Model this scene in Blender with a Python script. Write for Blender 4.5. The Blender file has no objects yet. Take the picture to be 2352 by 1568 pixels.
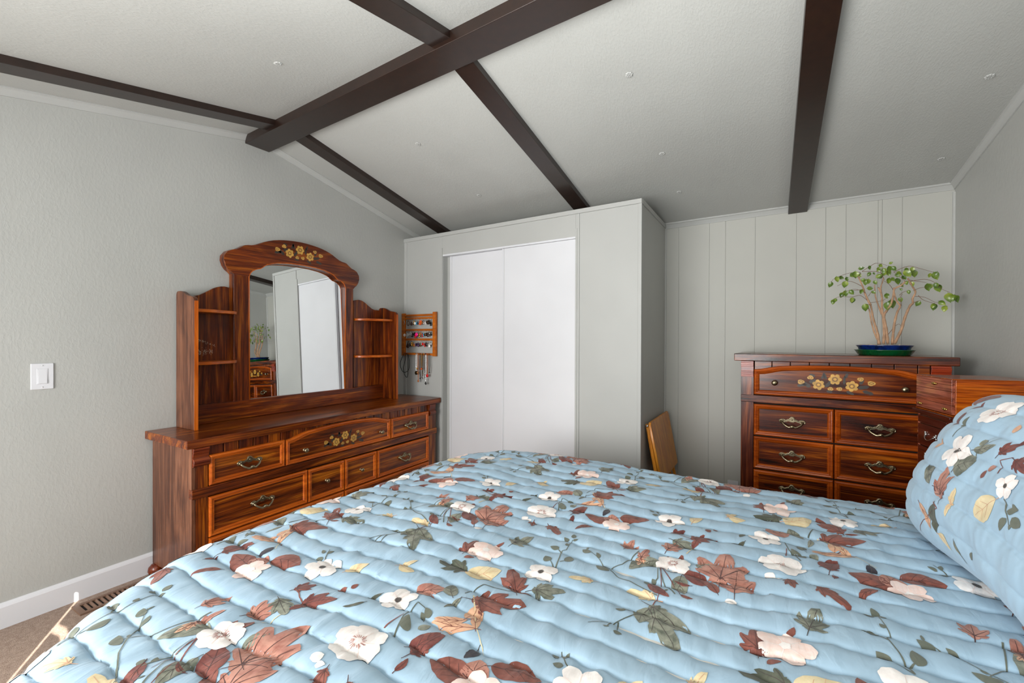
import bpy, bmesh, math, random
from mathutils import Vector, Matrix, noise
from math import sin, cos, pi
random.seed(7)
scn = bpy.context.scene
COL = scn.collection

# ------------------------------------------------------------------ camera
cam_d = bpy.data.cameras.new('camera'); cam = bpy.data.objects.new('camera', cam_d); COL.objects.link(cam)
scn.camera = cam
YAW, PITCH, ROLL, FPX = -.532, -.0043, .0038, 1008.81
fw0 = Vector((sin(YAW), cos(YAW), 0)); rt0 = Vector((cos(YAW), -sin(YAW), 0)); up0 = Vector((0, 0, 1))
fwd = fw0*cos(PITCH) + up0*sin(PITCH); upv = up0*cos(PITCH) - fw0*sin(PITCH)
rt = rt0*cos(ROLL) + upv*sin(ROLL); upc = upv*cos(ROLL) - rt0*sin(ROLL)
m = Matrix((rt, upc, -fwd)).transposed().to_4x4(); m.translation = Vector((2.8072, .0511, 1.232))
cam.matrix_world = m
cam_d.sensor_width = 36; cam_d.lens = 36*FPX/2352; cam_d.clip_start = .02

# ------------------------------------------------------------------ world, sun, daylight, exposure
W = bpy.data.worlds.new('world'); scn.world = W; W.use_nodes = True
bg = W.node_tree.nodes['Background']; bg.inputs[0].default_value = (.75, .85, 1, 1); bg.inputs[1].default_value = 1.0
scn.view_settings.view_transform = 'Standard'; scn.view_settings.look = 'None'
scn.view_settings.gamma = 1; scn.view_settings.use_curve_mapping = False
scn.view_settings.exposure = 0.07
def light(name, kind, loc, rot, energy, color=(1, 1, 1), size=None, angle=None):
    d = bpy.data.lights.new(name, kind); o = bpy.data.objects.new(name, d); COL.objects.link(o)
    o.location = loc; o.rotation_euler = rot; d.energy = energy; d.color = color
    if kind == 'AREA':
        d.shape = 'RECTANGLE'; d.size, d.size_y = size
    if angle: d.angle = angle
    return o
# sun through the gap in the curtain of the front window
SUN_EL = .365
sd = Vector((-.834*cos(SUN_EL), .552*cos(SUN_EL), -sin(SUN_EL)))
sun = light('sun', 'SUN', (2, -3, 4), sd.to_track_quat('-Z', 'Y').to_euler(), 30, (1, .93, .84), angle=.002)
# daylight entering by the two windows of the front wall (behind the camera)
light('window_daylight', 'AREA', (1.45, -1.25, 1.14), (pi/2, 0, -.50), 112, (1, .992, .975), (2.1, 1.15))
light('window_daylight_right', 'AREA', (3.2, -1.25, 1.32), (pi/2, 0, 0), 7, (1, .992, .975), (.8, .8))
# added fill lamp with no real source, lights the ceiling from below
light('ceiling_fill', 'AREA', (2.3, .25, 1.35), Vector((.16, .22, 1)).to_track_quat('-Z', 'Y').to_euler(), 34, (1, .995, .975), (1.2, .6))

# ------------------------------------------------------------------ materials
def lin(c):
    return tuple((x/255/12.92 if x/255 <= .04045 else ((x/255+.055)/1.055)**2.4) for x in c) + (1,)
class NT:
    def __init__(s, name):
        s.m = bpy.data.materials.new(name); s.m.use_nodes = True; s.t = s.m.node_tree; s.b = s.t.nodes['Principled BSDF']
        s.out = s.t.nodes['Material Output']
    def n(s, typ, **k):
        o = s.t.nodes.new(typ)
        for a, v in k.items():
            if a.startswith('i_'): o.inputs[int(a[2:])].default_value = v
            else: setattr(o, a, v)
        return o
    def l(s, a, b): s.t.links.new(a, b)
    def coord(s, scale=(1, 1, 1), kind='Object', rot=(0, 0, 0)):
        tc = s.n('ShaderNodeTexCoord'); mp = s.n('ShaderNodeMapping'); mp.inputs['Scale'].default_value = scale
        mp.inputs['Rotation'].default_value = rot
        s.l(tc.outputs[kind], mp.inputs['Vector']); return mp.outputs['Vector']
    def noise(s, vec, scale, detail=4, rough=.55, dist=0):
        o = s.n('ShaderNodeTexNoise'); o.inputs['Scale'].default_value = scale; o.inputs['Detail'].default_value = detail
        o.inputs['Roughness'].default_value = rough; o.inputs['Distortion'].default_value = dist
        s.l(vec, o.inputs['Vector']); return o.outputs['Fac']
    def ramp(s, fac, stops):
        r = s.n('ShaderNodeValToRGB'); e = r.color_ramp.elements
        while len(e) < len(stops): e.new(.5)
        for i, (p, c) in enumerate(stops): e[i].position = p; e[i].color = c if len(c) == 4 else lin(c)
        s.l(fac, r.inputs['Fac']); return r.outputs['Color']
    def mix(s, f, a, b, blend='MIX'):
        o = s.n('ShaderNodeMix', data_type='RGBA', blend_type=blend)
        for sock, v in ((0, f), (6, a), (7, b)):
            if hasattr(v, 'links') or hasattr(v, 'is_output'): s.l(v, o.inputs[sock])
            else: o.inputs[sock].default_value = v
        return o.outputs[2]
    def bump(s, h, strength=.3, dist=.001):
        o = s.n('ShaderNodeBump'); o.inputs['Strength'].default_value = strength; o.inputs['Distance'].default_value = dist
        s.l(h, o.inputs['Height']); s.l(o.outputs['Normal'], s.b.inputs['Normal']); return o
    def set(s, **k):
        for a, v in k.items(): s.b.inputs[a.replace('_', ' ')].default_value = v
        return s
    def base(s, col):
        if isinstance(col, tuple): s.b.inputs['Base Color'].default_value = col if len(col) == 4 else lin(col)
        else: s.l(col, s.b.inputs['Base Color'])
def plain(name, c, rough=.5, metal=0, coat=0, vary=.0):
    t = NT(name).set(Roughness=rough, Metallic=metal, Coat_Weight=coat)
    if vary:
        v = t.coord(); f = t.noise(v, 30, 3)
        t.base(t.ramp(f, [(.3, tuple(x*(1-vary) for x in c)), (.7, tuple(min(255, x*(1+vary)) for x in c))]))
    else: t.base(c)
    return t.m
def paint(name, c, bump=.35, dist=.0015, scale=90, stretch=(1, 1, 1), rough=.55, rot=(0, 0, 0)):
    t = NT(name).set(Roughness=rough)
    v = t.coord(stretch, rot=rot); f = t.noise(v, scale, 3, .6, .4)
    v2 = t.coord((1, 1, 1)); g = t.noise(v2, 1.3, 3)
    t.base(t.ramp(g, [(.35, tuple(x*.965 for x in c)), (.65, c)]))
    r = t.ramp(f, [(.42, (0, 0, 0)), (.68, (255, 255, 255))])
    t.bump(r, bump, dist); return t.m
def wood(name, axis, dark, mid, light_, rough=.28, coat=.35, sc=1.0, contrast=(.30, .5, .70), mul=1.0):
    """axis = grain direction"""
    t = NT(name).set(Roughness=rough, Coat_Weight=coat*.4, Coat_Roughness=.10, Specular_IOR_Level=.34)
    S = {'x': (1.6, 22, 22), 'y': (22, 1.6, 22), 'z': (22, 22, 1.6)}[axis]
    S = tuple(q*sc for q in S)
    v = t.coord(S); a = t.noise(v, .62, 5, .6, 2.4)
    S2 = tuple(q*8 if q > 5*sc else q*2 for q in S); v2 = t.coord(S2); b = t.noise(v2, 1, 3, .7, .3)
    S3 = {'x': (2.5, 7, 7), 'y': (7, 2.5, 7), 'z': (7, 7, 2.5)}[axis]
    v3 = t.coord(S3); c3 = t.noise(v3, 1.2, 3, .5, .8)
    col = t.ramp(a, [(contrast[0], dark), (contrast[1], mid), (contrast[2], light_)])
    fib = t.ramp(b, [(.40, (158, 140, 130)), (.56, (255, 255, 255))])
    col = t.mix(.85*mul, col, fib, 'MULTIPLY')
    blo = t.ramp(c3, [(.35, (165, 145, 140)), (.6, (255, 255, 255))])
    col = t.mix(.7*mul, col, blo, 'MULTIPLY')
    t.base(col); t.bump(b, .12, .0004); return t.m
WALL_C = (181, 182, 178)
M = {}
M['wall'] = paint('wall_paint', WALL_C, .22, .0016, 75, (1, 1, .5), .5, (.6, 0, 0))
M['wallflat'] = paint('wall_paint_flat', WALL_C, .08, .0008, 200)
M['ceil'] = paint('ceiling_paint', (183, 184, 180), .4, .0012, 150, (1, .4, 1))
M['groove'] = plain('groove_paint', (150, 148, 142), .8)
M['plank'] = paint('plank_paint', (182, 182, 175), .06, .0006, 120, (1, 1, .15))
M['trim'] = paint('trim_paint', (180, 181, 178), .05, .0004, 100)
M['whitetrim'] = plain('white_trim_paint', (218, 219, 223), .35)
M['door'] = paint('white_door_paint', (220, 221, 225), .1, .0006, 60, (1, 1, .2), .3)
M['beam'] = plain('dark_beam_stain', (37, 23, 17), .36, 0, .15, .12)
t = NT('carpet').set(Roughness=1); v = t.coord(); f = t.noise(v, 420, 3, .7); g = t.noise(v, 60, 3)
c1 = t.ramp(f, [(.3, (112, 90, 78)), (.5, (186, 162, 146)), (.7, (226, 206, 190))]); c2 = t.ramp(g, [(.3, (190, 180, 175)), (.7, (255, 255, 255))])
t.base(t.mix(.6, c1, c2, 'MULTIPLY')); t.bump(f, .9, .006); M['carpet'] = t.m
DK, MD, LT = (50, 13, 2), (134, 60, 9), (202, 118, 22)
M['wood_y'] = wood('dresser_wood', 'y', DK, MD, LT)
M['wood_z'] = wood('dresser_wood_vertical', 'z', DK, MD, LT)
M['wood_x'] = wood('dresser_wood_deep', 'x', DK, MD, LT)
M['side_z'] = wood('side_wood_haze', 'z', (88, 50, 32), (128, 82, 58), (156, 106, 78), .38, .15)  # reflected haze on the glossy sides is put into this greyer tone
M['hutch_z'] = wood('hutch_wood', 'z', (42, 9, 1), (122, 50, 6), (190, 106, 18), .3, .3)
M['hutch_y'] = wood('hutch_wood_horizontal', 'y', (74, 20, 3), (130, 56, 8), (178, 98, 18), .3, .3)
M['mould'] = wood('orange_moulding', 'y', (160, 70, 12), (192, 92, 20), (214, 112, 30), .3, .3, mul=.35)
M['mould_z'] = wood('orange_moulding_vertical', 'z', (168, 76, 12), (200, 98, 18), (220, 118, 28), .3, .3, mul=.3)
M['corbel'] = wood('corbel_wood', 'y', (88, 28, 12), (120, 50, 22), (142, 68, 30), .25, .4)
M['capital'] = wood('capital_wood', 'x', (104, 28, 8), (146, 46, 12), (168, 66, 20), .22, .6, mul=.4)
M['scuff'] = plain('scuffed_finish', (206, 184, 160), .7)
M['chest_x'] = wood('chest_wood', 'x', (26, 5, 1), (108, 42, 6), (192, 104, 18), .25, .45)
M['chest_z'] = wood('chest_wood_vertical', 'z', (52, 14, 8), (110, 48, 24), (150, 82, 42), .25, .45)
M['chest_mould'] = wood('chest_moulding', 'x', (132, 54, 12), (176, 80, 18), (200, 100, 28), .25, .45, mul=.5)
M['cherry'] = wood('cherry_wood', 'y', (66, 20, 12), (92, 36, 22), (112, 50, 32), .18, .6)
M['boxside'] = wood('jewelry_box_side', 'x', (142, 54, 4), (180, 84, 8), (206, 110, 18), .2, .5, 1.6)
M['boxfront'] = wood('jewelry_box_front_glare', 'y', (160, 84, 62), (186, 106, 80), (204, 124, 96), .07, 1.0, .6)  # pinkish lightening stands in for pale glare reflected on the box front
M['rack'] = wood('rack_wood', 'x', (170, 84, 14), (200, 108, 24), (214, 124, 38), .4, .1, mul=.4)
M['tray'] = wood('folding_table_wood', 'z', (196, 116, 26), (222, 144, 42), (234, 164, 64), .35, .2, .6, mul=.3)
M['brass'] = plain('antique_brass', (150, 138, 112), .3, 1)
M['darkbrass'] = plain('dark_brass', (92, 84, 72), .32, 1)
M['gold'] = plain('gold_metal', (200, 165, 90), .2, 1)
M['silver'] = plain('silver_metal', (200, 200, 200), .2, 1)
M['mirror'] = plain('mirror_glass', (235, 238, 238), .0, 1)
M['inlay'] = plain('inlay_gold', (196, 150, 66), .35, 0, .2, .15)
M['inlay2'] = plain('inlay_brown', (120, 78, 34), .35, 0, .2)
M['inlay3'] = plain('inlay_dark', (52, 42, 34), .35, 0, .2)
M['plate'] = plain('white_plastic', (216, 217, 221), .3)
M['black'] = plain('black_rubber', (18, 18, 18), .4)
M['vent'] = plain('brown_vent_metal', (128, 100, 82), .45, .3)
M['dark'] = plain('dark_void', (12, 10, 9), .9)
M['mattress'] = plain('mattress_fabric', (220, 218, 212), .9)
M['bark'] = plain('bark', (166, 132, 104), .8, 0, 0, .15)
M['twig'] = plain('twig', (124, 92, 72), .8)
t = NT('leaf_green').set(Roughness=.35, Coat_Weight=.2); v = t.coord(); f = t.noise(v, 22, 2)
t.base(t.ramp(f, [(.3, (52, 82, 22)), (.5, (98, 124, 36)), (.7, (150, 162, 62))])); M['leaf'] = t.m
M['potblue'] = plain('blue_glaze', (12, 34, 92), .08, 0, .8, .3)
M['saucer'] = plain('green_glaze', (8, 78, 40), .12, 0, .6, .1)
M['pebble'] = plain('pebbles', (178, 166, 150), .7, 0, 0, .2)
M['curtain'] = plain('curtain_cloth', (210, 206, 198), .9)
t = NT('window_glass'); tr_ = t.n('ShaderNodeBsdfTransparent'); gl_ = t.n('ShaderNodeBsdfGlossy'); mx = t.n('ShaderNodeMixShader'); gl_.inputs['Roughness'].default_value = .02
mx.inputs[0].default_value = .06; t.l(tr_.outputs[0], mx.inputs[1]); t.l(gl_.outputs[0], mx.inputs[2]); t.l(mx.outputs[0], t.out.inputs['Surface']); M['glass'] = t.m
# quilt cloth and prints
def cloth(name, c, c2=None, sc=34):
    t = NT(name).set(Roughness=.75, Sheen_Weight=.15)
    v = t.coord(); f = t.noise(v, sc, 4, .6, .5); w = t.noise(t.coord((1, 1, 1)), 900, 2); cr = t.noise(t.coord((34, 11, 11)), 1, 3, .5, .6)
    t.base(t.ramp(f, [(.34, c), (.66, c2 or c)])); b1 = t.bump(cr, .6, .006); b2 = t.bump(w, .12, .0006); t.l(b1.outputs['Normal'], b2.inputs['Normal'])
    return t.m
PR = {'blue': cloth('quilt_blue', (154, 182, 202), (160, 188, 207), 5)}
for k, a, b in (('W', (244, 240, 236), (226, 218, 214)), ('B', (232, 200, 188), (240, 222, 216)), ('T', (140, 80, 66), (104, 54, 44)),
                ('G', (78, 84, 72), (142, 144, 128)), ('D', (70, 76, 64), (90, 94, 78)), ('C', (206, 186, 142), (222, 206, 168)),
                ('R', (150, 92, 78), (186, 134, 116)), ('M', (92, 36, 34), (132, 72, 60)), ('N', (36, 32, 44), (50, 44, 52)),
                ('P', (214, 170, 138), (196, 146, 116)), ('S', (88, 94, 82), (104, 108, 94)), ('V', (84, 46, 40), (70, 40, 38)),
                ('Y', (150, 100, 96), (190, 140, 130)), ('K', (58, 52, 50), (80, 72, 66))):
    PR[k] = cloth('print_' + k, a, b)
PKEYS = list(PR); PM = [PR[k] for k in PKEYS]; PI = {k: i for i, k in enumerate(PKEYS)}

# ------------------------------------------------------------------ mesh helpers
class MB:
    def __init__(s): s.v = []; s.f = []; s.mi = []; s.sm = []; s.xf = None
    def add(s, vs, fs, mi=0, smooth=False):
        o = len(s.v); s.v += [Vector(p) for p in vs]
        for f in fs: s.f.append([i+o for i in f]); s.mi.append(mi); s.sm.append(smooth)
    def box(s, x0, x1, y0, y1, z0, z1, mi=0):
        vs = [(x, y, z) for x in (x0, x1) for y in (y0, y1) for z in (z0, z1)]
        s.add(vs, [(0, 1, 3, 2), (4, 6, 7, 5), (0, 4, 5, 1), (2, 3, 7, 6), (0, 2, 6, 4), (1, 5, 7, 3)], mi); return s
    def prism(s, pts, axis, a0, a1, mi=0):
        """pts 2-D outline in the two other axes (order xyz), extruded along axis"""
        n = len(pts)
        def P(p, a): return {'x': (a, p[0], p[1]), 'y': (p[0], a, p[1]), 'z': (p[0], p[1], a)}[axis]
        vs = [P(p, a0) for p in pts] + [P(p, a1) for p in pts]
        s.add(vs, [list(range(n))[::-1], list(range(n, 2*n))] + [(i, (i+1) % n, n+(i+1) % n, n+i) for i in range(n)], mi); return s
    def quad(s, *p, mi=0): s.add(p, [tuple(range(len(p)))], mi); return s
    def tube(s, pts, r, seg=8, mi=0, closed=False, caps=True):
        pts = [Vector(p) for p in pts]; n = len(pts); rs = r if isinstance(r, (list, tuple)) else [r]*n
        vs = []; up = None
        for i, p in enumerate(pts):
            a = pts[(i-1) % n] if (closed or i) else pts[i]; b = pts[(i+1) % n] if (closed or i < n-1) else pts[i]
            d = (b-a).normalized()
            if up is None:
                up = d.cross(Vector((0, 0, 1)));
                if up.length < .1: up = d.cross(Vector((0, 1, 0)))
            up = (up - d*up.dot(d)).normalized(); w = d.cross(up)
            for k in range(seg): t_ = 2*pi*k/seg; vs.append(p + (up*cos(t_) + w*sin(t_))*rs[i])
        fs = []
        for i in range(n if closed else n-1):
            for k in range(seg):
                j = (i+1) % n; fs.append((i*seg+k, i*seg+(k+1) % seg, j*seg+(k+1) % seg, j*seg+k))
        if caps and not closed: fs += [tuple(range(seg))[::-1], tuple((n-1)*seg+k for k in range(seg))]
        s.add(vs, fs, mi, True); return s
    def lathe(s, prof, c, axis='z', seg=24, mi=0, sx=1, sy=1):
        """prof = (r, h) along axis"""
        vs = []; n = len(prof)
        for r, h in prof:
            for k in range(seg):
                a = 2*pi*k/seg; p, q = r*cos(a)*sx, r*sin(a)*sy
                vs.append(Vector(c) + Vector({'z': (p, q, h), 'x': (h, p, q), 'y': (q, h, p)}[axis]))
        fs = [(i*seg+k, i*seg+(k+1) % seg, (i+1)*seg+(k+1) % seg, (i+1)*seg+k) for i in range(n-1) for k in range(seg)]
        if prof[0][0] > 1e-5: fs.append(tuple(range(seg))[::-1])
        if prof[-1][0] > 1e-5: fs.append(tuple((n-1)*seg+k for k in range(seg)))
        s.add(vs, fs, mi, True); return s
    def ball(s, c, r, seg=10, mi=0, sc=(1, 1, 1)):
        vs = []; fs = []; R = seg//2
        for i in range(R+1):
            for k in range(seg):
                a = pi*i/R; b = 2*pi*k/seg
                vs.append(Vector(c)+Vector((r*sc[0]*sin(a)*cos(b), r*sc[1]*sin(a)*sin(b), r*sc[2]*cos(a))))
        fs = [(i*seg+k, (i+1)*seg+k, (i+1)*seg+(k+1) % seg, i*seg+(k+1) % seg) for i in range(R) for k in range(seg)]
        s.add(vs, fs, mi, True); return s
    def build(s, name, mats, parent=None, origin=(0, 0, 0), bevel=0, seg=2, smooth=None, weld=False):
        O = Vector(origin); me = bpy.data.meshes.new(name)
        me.from_pydata([tuple((s.xf(v) if s.xf else v) - O) for v in s.v], [], s.f)
        mats = mats if isinstance(mats, list) else [mats]
        for m_ in mats: me.materials.append(m_)
        me.polygons.foreach_set('material_index', s.mi)
        me.polygons.foreach_set('use_smooth', s.sm if smooth is None else [smooth]*len(s.f))
        bm = bmesh.new(); bm.from_mesh(me)
        if weld: bmesh.ops.remove_doubles(bm, verts=bm.verts, dist=1e-5)
        if not s.xf is False: bmesh.ops.recalc_face_normals(bm, faces=bm.faces)
        bm.to_mesh(me); bm.free(); me.update()
        o = bpy.data.objects.new(name, me); COL.objects.link(o)
        if parent is not None: o.parent = parent
        else: o.location = O
        if bevel:
            b = o.modifiers.new('bevel', 'BEVEL'); b.width = bevel; b.segments = seg; b.limit_method = 'ANGLE'; b.angle_limit = .7
            b.harden_normals = True
            for p in me.polygons: p.use_smooth = True
        return o
def tag(o, label=None, cat=None, group=None, kind=None):
    if label: o['label'] = label
    if cat: o['category'] = cat
    if group: o['group'] = group
    if kind: o['kind'] = kind
    return o
def thing(name, label, cat, loc=(0, 0, 0), rz=0, group=None):
    o = bpy.data.objects.new(name, None); COL.objects.link(o); o.empty_display_size = .05
    o.location = loc; o.rotation_euler = (0, 0, rz); return tag(o, label, cat, group)
def struct(mb, name, mats, label=None, **k):
    o = mb.build(name, mats, None, **k); o['kind'] = 'structure'
    if label: o['label'] = label
    return o
MOTIFS=[('F','W','4d',[(1.602,1.07),(1.566,1.048)]),
('F','B','5',[(2.13,1.064),(2.18,1.071)]),
('F','W','5d',[(2.093,0.767),(2.053,0.754)]),
('F','W','6r',[(1.884,0.502),(1.859,0.467)]),
('F','B','5',[(1.682,0.671),(1.647,0.643)]),
('F','W','6r',[(2.131,0.624),(2.083,0.607)]),
('F','W','5d',[(1.823,0.772),(1.778,0.76)]),
('P','T','.85',[(2.244,0.863),(2.347,0.907)]),
('P','T','.7',[(2.288,0.956),(2.234,1.035)]),
('P','G','.8',[(1.627,0.994),(1.693,1.025)]),
('P','G','.8',[(2.174,0.366),(2.192,0.443)]),
('P','C','.6',[(1.87,0.332),(1.804,0.331)]),
('P','C','.6',[(1.724,0.325),(1.672,0.3)]),
('L','T','.3',[(1.627,0.972),(1.593,0.968)]),
('L','T','.4',[(2.133,0.329),(2.147,0.354)]),
('P','T','.9',[(2.084,1.036),(2.078,1.106)]),
('L','T','.5',[(2.1,1.001),(2.123,1.018)]),
('O','C','.55',[(2.141,0.95),(2.218,1.003)]),
('P','D','.9',[(2.127,0.963),(2.054,0.948)]),
('O','G','.5',[(2.187,0.842),(2.153,0.888)]),
('L','G','.3',[(2.207,0.846),(2.198,0.797)]),
('O','R','.6',[(2.093,0.823),(2.155,0.859)]),
('L','D','.4',[(2.039,0.77),(2.027,0.738)]),
('L','D','.25',[(2.041,0.718),(2.008,0.686)]),
('P','M','.9',[(1.855,0.68),(1.879,0.718)]),
('P','M','.8',[(1.913,0.662),(1.973,0.701)]),
('O','M','.45',[(1.921,0.654),(1.915,0.62)]),
('E','T','.6',[(1.942,0.726),(1.948,0.747)]),
('E','T','.5',[(1.957,0.75),(1.963,0.768)]),
('P','R','.9',[(1.859,0.573),(1.877,0.633)]),
('O','G','.5',[(1.945,0.507),(1.971,0.551)]),
('L','T','.28',[(1.951,0.484),(1.954,0.431)]),
('O','G','.4',[(1.914,0.448),(1.933,0.375)]),
('P','P','.8',[(1.804,0.491),(1.803,0.455)]),
('P','R','.9',[(1.751,0.534),(1.761,0.586)]),
('P','R','.55',[(1.803,0.495),(1.809,0.549)]),
('P','R','.8',[(2.033,0.44),(2.028,0.545)]),
('O','T','.4',[(1.999,0.412),(1.975,0.452)]),
('O','R','.7',[(1.675,0.68),(1.646,0.735)]),
('O','T','.5',[(1.662,0.676),(1.568,0.688)]),
('P','M','.5',[(2.237,0.662),(2.256,0.734)]),
('L','N','.5',[(1.622,0.766),(1.619,0.721)]),
('O','T','.5',[(1.675,0.728),(1.766,0.747)]),
('L','M','.4',[(2.24,0.611),(2.24,0.645)]),
('L','T','.28',[(1.617,0.632),(1.575,0.581)]),
('L','P','.35',[(2.296,0.778),(2.275,0.838)]),
('L','P','.25',[(2.296,0.778),(2.203,0.753)]),
('O','M','.5',[(2.218,0.669),(2.244,0.733)]),
('E','W','.8',[(2.099,0.544),(2.111,0.565)]),
('E','W','.6',[(2.117,0.541),(2.131,0.552)]),
('O','G','.6',[(2.2,0.714),(2.213,0.738)]),
('O','G','.5',[(1.876,1.064),(1.867,1.003)]),
('P','G','.4',[(1.88,1.069),(1.966,1.017)]),
('P','G','.6',[(1.892,1.036),(1.952,0.956)]),
('L','M','.4',[(1.848,0.392),(1.904,0.346)]),
('L','T','.4',[(1.925,0.367),(1.954,0.359)]),
('P','T','.9',[(1.883,0.498),(1.898,0.561)]),
('P','G','.8',[(1.868,0.63),(1.929,0.606)]),
('O','G','.45',[(1.849,0.502),(1.787,0.434)]),
('O','M','.5',[(1.972,0.432),(1.91,0.487)]),
('L','M','.25',[(1.939,0.418),(1.902,0.422)]),
('P','R','.95',[(1.999,0.48),(1.997,0.616)]),
('P','R','.55',[(1.999,0.48),(2.054,0.56)]),
('E','W','.8',[(2.016,0.387),(2.04,0.397)]),
('P','T','.8',[(2.143,0.543),(2.153,0.507)]),
('P','T','.6',[(2.205,0.54),(2.258,0.491)]),
('O','P','.5',[(2.259,0.796),(2.254,0.849)]),
('L','P','.3',[(2.266,0.793),(2.203,0.76)]),
('O','C','.45',[(1.89,0.787),(1.914,0.843)]),
('O','C','.5',[(1.987,0.882),(2.037,0.879)]),
('P','C','.6',[(1.987,0.882),(2.009,0.923)]),
('E','S','.7',[(2.299,0.343),(2.277,0.357)]),
('E','S','.5',[(2.292,0.416),(2.264,0.416)]),
('E','S','.5',[(1.632,0.376),(1.632,0.413)]),
('E','S','.5',[(1.601,0.504),(1.612,0.515)]),
('E','S','.5',[(2.295,0.482),(2.276,0.488)]),
('E','S','.5',[(2.302,0.495),(2.295,0.518)]),
('E','S','.6',[(2.304,0.44),(2.299,0.454)]),
('E','S','.5',[(1.675,0.45),(1.648,0.462)]),
('E','S','.3',[(1.661,0.465),(1.659,0.479)]),
('E','S','.35',[(1.703,0.436),(1.69,0.459)]),
('E','S','.5',[(1.733,0.407),(1.723,0.413)]),
('E','S','.4',[(1.748,0.389),(1.709,0.401)]),
('E','S','.6',[(1.838,0.396),(1.847,0.381)]),
('E','S','.6',[(1.859,0.399),(1.851,0.411)]),
('E','S','.4',[(1.89,0.367),(1.895,0.377)]),
('E','S','.35',[(2.188,0.698),(2.155,0.735)]),
('E','S','.4',[(2.192,0.758),(2.167,0.776)]),
('E','S','.4',[(2.183,0.747),(2.167,0.761)]),
('E','S','.35',[(1.831,1.033),(1.809,1.024)]),
('E','S','.3',[(1.818,0.954),(1.806,0.949)]),
('E','S','.5',[(1.829,0.946),(1.847,0.946)]),
('E','S','.4',[(1.765,0.817),(1.748,0.828)]),
('E','S','.6',[(1.782,0.803),(1.763,0.798)]),
('E','S','.4',[(1.773,0.822),(1.778,0.842)]),
('s','S',None,[(1.62,0.337),(1.609,0.391),(1.598,0.431),(1.607,0.44),(1.598,0.507)]),
('s','S',None,[(1.62,0.337),(1.594,0.363)]),
('s','S',None,[(1.619,0.368),(1.631,0.382)]),
('s','S',None,[(2.304,0.404),(2.285,0.416)]),
('s','S',None,[(1.878,0.342),(1.772,0.381),(1.734,0.408),(1.704,0.436),(1.656,0.467)]),
('s','S',None,[(1.914,0.363),(1.877,0.413),(1.857,0.466)]),
('s','S',None,[(1.854,0.386),(1.863,0.418),(1.853,0.467)]),
('s','D',None,[(2.174,0.673),(2.149,0.727),(2.14,0.78),(2.17,0.773),(2.192,0.739)]),
('s','M',None,[(1.878,1.07),(1.881,1.129)]),
('s','M',None,[(1.851,0.507),(1.877,0.392)]),
('s','M',None,[(1.861,0.471),(1.895,0.421),(1.924,0.37)]),
('s','D',None,[(1.88,1.067),(1.841,1.01),(1.816,0.977),(1.775,0.946)]),
('s','D',None,[(1.855,1.042),(1.831,1.033)]),
('s','D',None,[(1.816,0.977),(1.814,0.952)]),
('s','D',None,[(1.827,0.988),(1.835,0.953)]),
('s','D',None,[(1.812,0.783),(1.783,0.811),(1.762,0.84)]),
('s','D',None,[(2.202,0.869),(2.218,0.923),(2.278,0.936),(2.29,0.957)]),
('s','C',None,[(2.225,0.872),(2.294,0.783),(2.341,0.741)]),
('s','M',None,[(2.141,0.681),(2.144,0.733)]),
('s','S',None,[(1.789,0.529),(1.767,0.442),(1.722,0.388)]),
('s','T',None,[(1.858,0.682),(1.887,0.666),(1.913,0.66)]),
('s','C',None,[(1.907,0.569),(1.919,0.618)])]
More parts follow.
